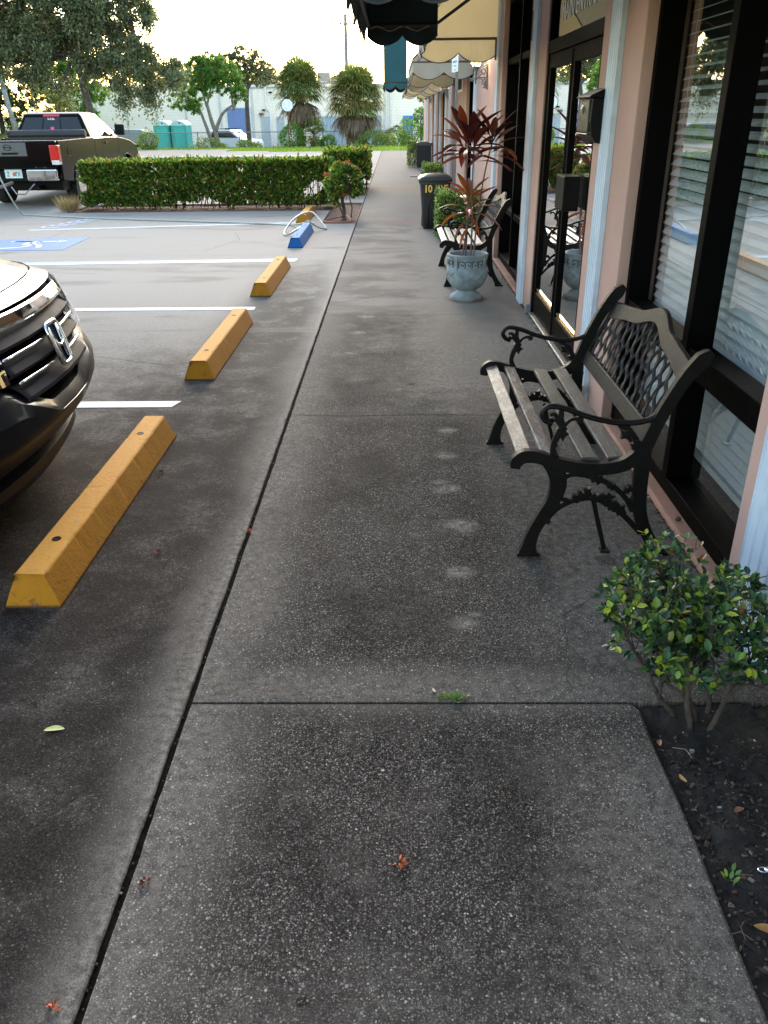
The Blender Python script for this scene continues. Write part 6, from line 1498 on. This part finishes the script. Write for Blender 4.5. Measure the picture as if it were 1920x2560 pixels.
for i in range(30000):
    x = random.uniform(-27, 5.5); y = random.uniform(47.5, 57.8); nz = mnoise.noise(Vector((x*.35, y*.5, 2)))+.5*mnoise.noise(Vector((x*1.3, y, 5)))
    h = .14+.50*max(0, (y-50)/8)*(1+nz)+.20*max(0, nz)*(y > 50)
    if nz < -.35: continue
    p = Vector((x, y, terr_h(x, y)-.02)); leaf4(G_, p, Vector((random.uniform(-.35, .35), random.uniform(-.35, .35), 1)).normalized(), rv(), h*random.uniform(.6, 1.1), .05)
o = G_.quick('tall_weeds', M['weed']); tag(o, kind='stuff')
def bush(label, x, y, r, h, n, m='weed', leaf=.12, seed=1, name='bush', group='wild bushes along the wire fence'):
    random.seed(seed); t = thing(name, label, 'bush', (x, y, terr_h(x, y)), group=group); L = MB(); S = MB()
    for i in range(7): a = random.uniform(0, 6.28); S.tube([(0, 0, 0), (r*.4*math.cos(a), r*.3*math.sin(a), h*.5), (r*.7*math.cos(a), r*.5*math.sin(a), h*.85)], [.03, .02, .008], 5)
    for i in range(n):
        v = rv().normalized()*(.5+.5*random.random()**.5); p = Vector((v.x*r, v.y*r*.7, h*.55+v.z*h*.5)); p += p.normalized()*mnoise.noise(p*1.8+Vector((seed, 0, 0)))*.35*r
        leaf4(L, p, (v+rv(.9)).normalized(), rv(), leaf*random.uniform(.6, 1.2), leaf*.5)
    S.build('stems', M['bark'], t); L.quick('foliage', M[m], t)
bush('round green bush between the stop sign post and the small palm', -6.15, 53.2, .75, 1.5, 2600, 'brightleaf', seed=2)
bush('low light green bush under the white and green sign on the container', -4.1, 53, .6, .9, 1500, 'brightleaf', seed=3)
bush('low wide bush right of the golden palm', -1.2, 53.3, 1.3, 1.05, 3400, 'weed', seed=4)
bush('leafy dark bush along the fence left of the blue metal door', -.1, 56.5, 1.3, 1.5, 3400, 'farleaf', seed=5)
bush('pale wispy bush at the foot of the vine covered tree', 1.0, 51.5, .9, 1.5, 2400, 'brightleaf', seed=6)
bush('scrubby bush beside the front wheel of the pickup', -13.2, 47.2, .6, .8, 900, 'weed', seed=7)
bush('tangled bush under the twin stem tree', -11.2, 53.3, 1.1, .8, 1700, 'weed', seed=8)
bush('brownish bush on the verge right of the white car', -8.9, 54, .8, .8, 1300, 'weed', seed=9)
tree('slender_tree', 'thin leafy tree against the far end of the shopfront', (1.75, 47.5, -.2), [([(0, 0, 0), (-.1, 0, 1.2), (.1, 0, 2.6)], .09), ([(-.35, 0, 0), (-.4, 0, 1.6)], .04)], .09,
     [(-.1, 0, 2.6, .45, .5, .5), (-.35, 0, 1.7, .45, .5, .4), (.1, 0, 1.0, .6, .5, .5), (-.65, 0, 2.75, .3, .3, .12), (.3, 0, 3.1, .5, .4, .4)], 6000, 'brightleaf', .10, seed=77, group=BT)

# ------------------------------------------------------------------ warehouse and its yard
def block_wall():
    t = NT('cream_block_wall'); co = t.co(world=True); x, y, z = t.xyz(co)
    br = t.n('ShaderNodeTexBrick'); mp = t.n('ShaderNodeMapping'); t.l(co, mp.inputs[0]); mp.inputs['Rotation'].default_value = (math.radians(90), 0, 0); t.l(mp.outputs[0], br.inputs['Vector'])
    br.inputs['Scale'].default_value = 1; br.inputs['Brick Width'].default_value = .4; br.inputs['Row Height'].default_value = .2; br.inputs['Mortar Size'].default_value = .012
    br.inputs['Color1'].default_value = (.86, .765, .64, 1); br.inputs['Color2'].default_value = (.88, .785, .66, 1); br.inputs['Mortar'].default_value = (.72, .65, .55, 1)
    n = t.noise(t.co((1, 1, .35), world=True), .9, 6, .65); c = t.mix(t.math('MULTIPLY', t.step(n, .5, .75), .22), br.outputs[0], (.55, .52, .44))
    t.set(Base_Color=c, Roughness=.9); return t.m
M['block'] = block_wall(); M['blockdark'] = mat('shaded_joint_block', (.56, .55, .50), .9); M['rolldoor'] = None
def ribbed(name, c, axis, pitch, depth=.3):
    t = NT(name); co = t.co(world=True); v = t.xyz(co)['XYZ'.index(axis)]; s = t.math('SINE', t.math('MULTIPLY', v, 2*PI/pitch)); n = t.noise(co, 1.2, 4)
    t.set(Base_Color=t.mix(n, vary(c, .85), vary(c, 1.12)), Roughness=.6); t.bump(s, depth, .05); return t.m
M['rolldoor'] = ribbed('blue_ribbed_metal', (.15, .22, .42), 'X', .16); M['container'] = ribbed('grey_blue_container_steel', (.30, .38, .44), 'X', .3, .6)
M['greydoor'] = mat('grey_metal_door', (.40, .43, .44), .6); M['whitepipe'] = mat('white_pipe', (.72, .74, .75), .5); M['trimw'] = mat('pale_coping', (.68, .67, .62), .7)
wh = thing('warehouse', 'long cream block warehouse with a blue roller door across the far side of the lot', 'warehouse', (-10, 75, -.95))
def wp(mb, name, m, **kw):
    o = mb.build(name, m, **kw); o.parent = wh; o.matrix_parent_inverse = Matrix.Translation(Vector((10, -75, .95))); return o
m = MB(); m.box((-27.5, 75.1, -1.0), (6.5, 89, 3.62)); wp(m, 'wall', M['block'])
m = MB(); m.box((-27.6, 74.9, 3.64), (6.6, 75.4, 3.80)); m.box((-27.6, 75.4, 3.62), (6.6, 89, 3.70)); wp(m, 'coping', M['trimw'])
for x in (-25, -22.5, -20, -17.5, -14.6, -11.9, -8.2, -4.4, -.9, 2.4):
    m = MB(); m.box((x-.09, 75.04, -1), (x+.09, 75.11, 3.615)); wp(m, 'pilaster', M['blockdark'])
m = MB(); m.box((-27.5, 75.0, 3.54), (6.5, 75.12, 3.635)); wp(m, 'gutter', M['greydoor'])
m = MB(); m.box((-14.05, 75.02, -.95), (-12.15, 75.09, 2.08)); dd = wp(m, 'roller_door', M['rolldoor'])
m = MB(); m.box((-14.2, 74.98, 2.08), (-12.0, 75.10, 2.22)); m.box((-14.17, 75.0, -.95), (-14.05, 75.10, 2.08)); m.box((-12.15, 75.0, -.95), (-12.03, 75.10, 2.08)); wp(m, 'roller_door_frame', M['trimw'])
for x0, x1 in ((-11.26, -10.53), (-9.97, -9.3)):
    m = MB(); m.box((x0, 75.03, -.95), (x1, 75.1, 1.42)); d_ = wp(m, 'door', M['greydoor']); m = MB(); m.box((x0-.05, 75.05, 1.42), (x1+.05, 75.1, 1.47)); m.box((x0-.05, 75.05, -.95), (x0, 75.1, 1.42)); m.box((x1, 75.05, -.95), (x1+.05, 75.1, 1.42)); wp(m, 'door_frame', M['trimw'])
m = MB(); m.tube([(-10.72, 74.97, 3.62), (-10.72, 74.97, 2.1), (-10.5, 74.97, 1.85), (-10.42, 74.97, 1.7), (-10.42, 74.97, -.9)], .07, 8); wp(m, 'downpipe', M['whitepipe'])
m = MB(); m.tube([(-.36, 74.97, 3.62), (-.36, 74.97, -.9)], .07, 8); m.tube([(-.6, 74.97, 3.62), (-.6, 74.97, -.9)], .04, 6); wp(m, 'downpipe', M['trimw'])
m = MB(); m.box((.66, 75.0, -.95), (1.5, 75.09, 1.38)); wp(m, 'blue_door', mat('bright_blue_door', (.015, .16, .50), .5))
for x, z in ((-10.30, 3.22), (-10.95, 1.92)):
    m = MB(); m.box((x-.12, 74.7, z-.05), (x+.12, 75.1, z+.06)); wp(m, 'wall_light', M['blackmetal'], bevel=.02)
m = MB(); m.box((-11.35, 74.8, 1.55), (-10.98, 75.1, 1.72)); m.tube([(-11.2, 74.8, 1.6), (-11.2, 74.6, 1.5)], .07, 8); wp(m, 'wall_speaker', mat('faded_brown', (.18, .12, .10), .7))
m = MB(); m.box((-6.6, 78, 3.7), (-5.6, 80, 4.75)); m.box((-5.4, 78.2, 3.7), (-4.6, 79.5, 4.4)); m.box((-7.9, 79, 3.7), (-6.9, 80, 4.3)); wp(m, 'rooftop_unit', mat('rooftop_metal', (.28, .22, .20), .7), bevel=.03)
ct = thing('shipping_container', 'long grey blue steel container standing behind the two palms', 'container', (-3.6, 71.5, -.95))
m = MB(); m.box((-2.75, -1.1, .1), (2.5, 1.1, 2.35)); m.build('body', M['container'], ct, bevel=.03); m = MB(); m.box((-2.8, -1.15, 2.35), (2.55, 1.15, 2.45)); m.box((-2.8, -1.15, 0), (2.55, 1.15, .1)); m.build('frame', M['trimw'], ct)
s = thing('container_sign', 'small white notice with dark letters over a green stripe, fixed on the grey blue container', 'sign', (-5.95, 70.36, 1.02))
m = MB(); m.box((-.22, -.02, -.22), (.22, 0, .22)); m.build('panel', M['white'], s); m = MB(); m.box((-.18, -.026, -.19), (.18, -.0205, -.10)); m.build('green_stripe', mat('sign_green', (.05, .32, .14), .6), s)
text_mesh('sign_letters', 'DK', .26, mat('sign_navy', (.01, .02, .09), .6), s, frame((0, -.022, .06), (1, 0, 0), (0, 0, 1)), .002, .008, .95)
for x, lab in ((-15.74, 'left of the two turquoise portable toilets behind the fence'), (-14.56, 'right of the two turquoise portable toilets, nearer the twin stem tree')):
    p = thing('portable_toilet', lab, 'portable toilet', (x, 60.6, -.95), math.radians(-8), group='portable toilets behind the fence'); tq = M.setdefault('turq', mat('turquoise_plastic', (.02, .36, .33), .5, var=.06)); tl = M.setdefault('turql', mat('pale_turquoise_plastic', (.42, .66, .66), .5))
    m = MB(); m.box((-.54, -.54, 0), (.54, .54, 1.93)); m.build('cabin', tq, p, bevel=.03); m = MB(); m.box((-.30, -.565, .06), (.42, -.542, 1.86)); m.tube([(.32, -.58, 1.0), (.32, -.58, 1.15)], .02, 6); m.build('door', mat('turquoise_door', (.03, .45, .42), .5), p)
    m = MB(); m.prism([(-.57, 1.93), (.57, 1.93), (.55, 2.02), (.40, 2.16), (.2, 2.23), (0, 2.25), (-.2, 2.23), (-.40, 2.16), (-.55, 2.02)], 1.12, 'y', -.56); m.build('roof', tl, p, bevel=.02); m = MB(); m.tube([(.12, -.58, 2.1), (.12, -.55, 2.1)], .05, 10); m.build('vent', M['blackmetal'], p)
# pale suv
car = thing('white_suv', 'silver white estate car parked behind the wire fence near the blue roller door', 'car', (-12.2, 67.5, -.95), math.radians(-28))
wp_ = mat('silver_white_paint', (.58, .60, .62), .3, coat=1, var=.03)
m = MB(); m.prism([(-2.3, .35), (-2.35, .95), (-2.2, 1.05), (1.1, 1.05), (2.1, .92), (2.3, .7), (2.3, .35)], 1.8, 'y', -.9); m.build('body', wp_, car, bevel=.06)
m = MB(); m.prism([(-2.2, 1.05), (-1.85, 1.62), (-1.2, 1.70), (.1, 1.68), (1.1, 1.05)], 1.5, 'y', -.75); m.build('cabin', wp_, car, bevel=.06)
m = MB(); m.prism([(-1.95, 1.1), (-1.65, 1.56), (.02, 1.58), (.85, 1.1)], 1.54, 'y', -.77); m.build('side_windows', M['truckglass'], car)
m = MB(); m.add([(-2.235, -.64, 1.1), (-2.235, .64, 1.1), (-1.93, .58, 1.58), (-1.93, -.58, 1.58)], [(0, 1, 2, 3)]); m.build('rear_window', M['blackplastic'], car)
for s_ in (-1, 1):
    m = MB(); m.box((-2.37, s_*.86, .75), (-2.2, s_*.62, 1.02)); m.build('tail_light', M['redlens'], car)
    for x in (-1.4, 1.4): m = MB(); m.tube([(x, s_*.7, .34), (x, s_*.92, .34)], .34, 18); m.build('wheel', M['rubber'], car)
m = MB(); m.box((-1.5, -.68, 1.72), (0, -.63, 1.77)); m.box((-1.5, .63, 1.72), (0, .68, 1.77)); m.build('roof_rail', M['blackmetal'], car); car.scale = (.92, .92, .92)
# covered boat on trailer
bt = thing('covered_trailer', 'grey covered boat on a trailer left of the portable toilets', 'trailer', (-18.9, 63, -.95))
m = MB(); m.prism([(-2.9, 1.0), (-2.9, 1.75), (1.0, 1.7), (2.4, 1.2), (2.7, .9), (1.5, .75)], 1.5, 'y', -.75); m.build('covered_hull', mat('grey_tarpaulin', (.26, .28, .29), .8), bt, bevel=.06)
m = MB(); m.tube([(-2.9, -.7, 1.85), (2.4, -.7, 1.4)], .03, 6); m.tube([(-2.9, -.7, 1.05), (-2.9, -.7, 1.9)], .03, 6); m.tube([(-1, -.7, 1.05), (-1, -.7, 1.85)], .03, 6); m.tube([(-2.6, 0, .65), (3.4, 0, .6)], .06, 6); m.build('trailer_frame', M['blackmetal'], bt)
m = MB(); m.tube([(-.9, -.9, .5), (-.9, -.7, .5)], .33, 18); m.build('wheel', M['rubber'], bt)
# wire fence
fn = thing('chain_link_fence', 'low grey wire mesh fence with thin posts along the far grass verge', 'fence', (-10, 58.4, 0))
FT = .58; m = MB(); posts = []
x = -18.5
m.tube([(x+10, 0, FT), (3.6+10, 0, FT)], .028, 6); m.build('top_rail', mat('galvanised_tube', (.22, .23, .24), .5, metal=.5), fn)
while x <= 3.6:
    m = MB(); m.tube([(x+10, 0, -1.05), (x+10, 0, FT+.05)], .035, 6); m.build('post', M['castgrey'], fn); x += 2.75
m = MB(); W_ = 22.1; s_ = .09; H_ = 1.4; kx = -8.5
while kx < -8.5+W_:
    for sg in (1, -1):
        xa, xb_ = kx, kx+sg*H_*.0; m.add([(kx, 0, FT-H_), (kx+.006, 0, FT-H_), (kx+.006+sg*H_, 0, FT), (kx+sg*H_, 0, FT)], [(0, 1, 2, 3)])
    kx += s_
m.quick('wire_mesh', mat('fence_wire', (.16, .17, .17), .6, metal=.4), fn)
f2 = thing('rail_fence', 'grey rail fence in the shade behind the pickup at the left', 'fence', (-27, 68, -.1))
m = MB(); m.tube([(-8, 0, 1.0), (3.2, 0, 1.0)], .05, 6); m.build('rail', M['castgrey'], f2)
for x in (-6, -4, -2, 0, 2): m = MB(); m.tube([(x, 0, 0), (x, 0, 1.0)], .04, 6); m.build('post', M['castgrey'], f2)
# poles and the stop sign seen from behind
up = thing('utility_pole', 'tall grey utility pole with a cross arm beside the golden palm', 'utility pole', (-3.05, 58, -.9))
m = MB(); m.tube([(0, 0, 0), (0, 0, 8.0)], [.15, .10], 10); m.build('pole', M['palebark'], up, smooth=True); m = MB(); m.box((-.85, -.06, 7.42), (.62, .06, 7.52)); m.build('cross_arm', M['palebark'], up)
for x in (-.8, -.3, .5): m = MB(); m.lathe([(.03, 7.52), (.045, 7.56), (.02, 7.62), (.04, 7.66), (.01, 7.7)], (x, 0, 0), 8, capt=True); m.build('insulator', M['castgrey'], up)
lp_ = thing('leaning_pole', 'pale mottled wooden pole leaning slightly, behind the left side of the pickup', 'utility pole', (-24.5, 57, -.1)); m = MB(); m.tube([(.25, 0, 0), (-.05, 0, 2.5), (-.35, 0, 6)], [.17, .15, .12], 10); m.build('pole', mat('mottled_pole', (.30, .31, .30), .9, var=.4, vscale=8), lp_, smooth=True)
m = MB(); m.tube([(.2, 0, 5), (2.4, 0, 1)], .012, 4); m.build('guy_wire', M['castgrey'], lp_)
ss = thing('stop_sign', 'back of an octagonal stop sign on a thin rusty post at the lot exit', 'road sign', (-5.62, 47, -.15))
m = MB(); m.tube([(0, .03, 0), (0, .03, 2.35)], .03, 6); m.build('post', mat('rusty_post', (.10, .04, .03), .8), ss)
m = MB(); oc = [(.30*math.cos(PI/8+k*PI/4)/math.cos(PI/8), 2.19+.30*math.sin(PI/8+k*PI/4)/math.cos(PI/8)) for k in range(8)]; m.prism(oc, .006, 'y', 0); m.build('sign_plate', mat('sign_back', (.80, .84, .86), .45), ss)
m = MB(); m.tube([(p[0], .003, p[1]) for p in oc+[oc[0]]], .018, 5); m.build('sign_edge', M['blackmetal'], ss)
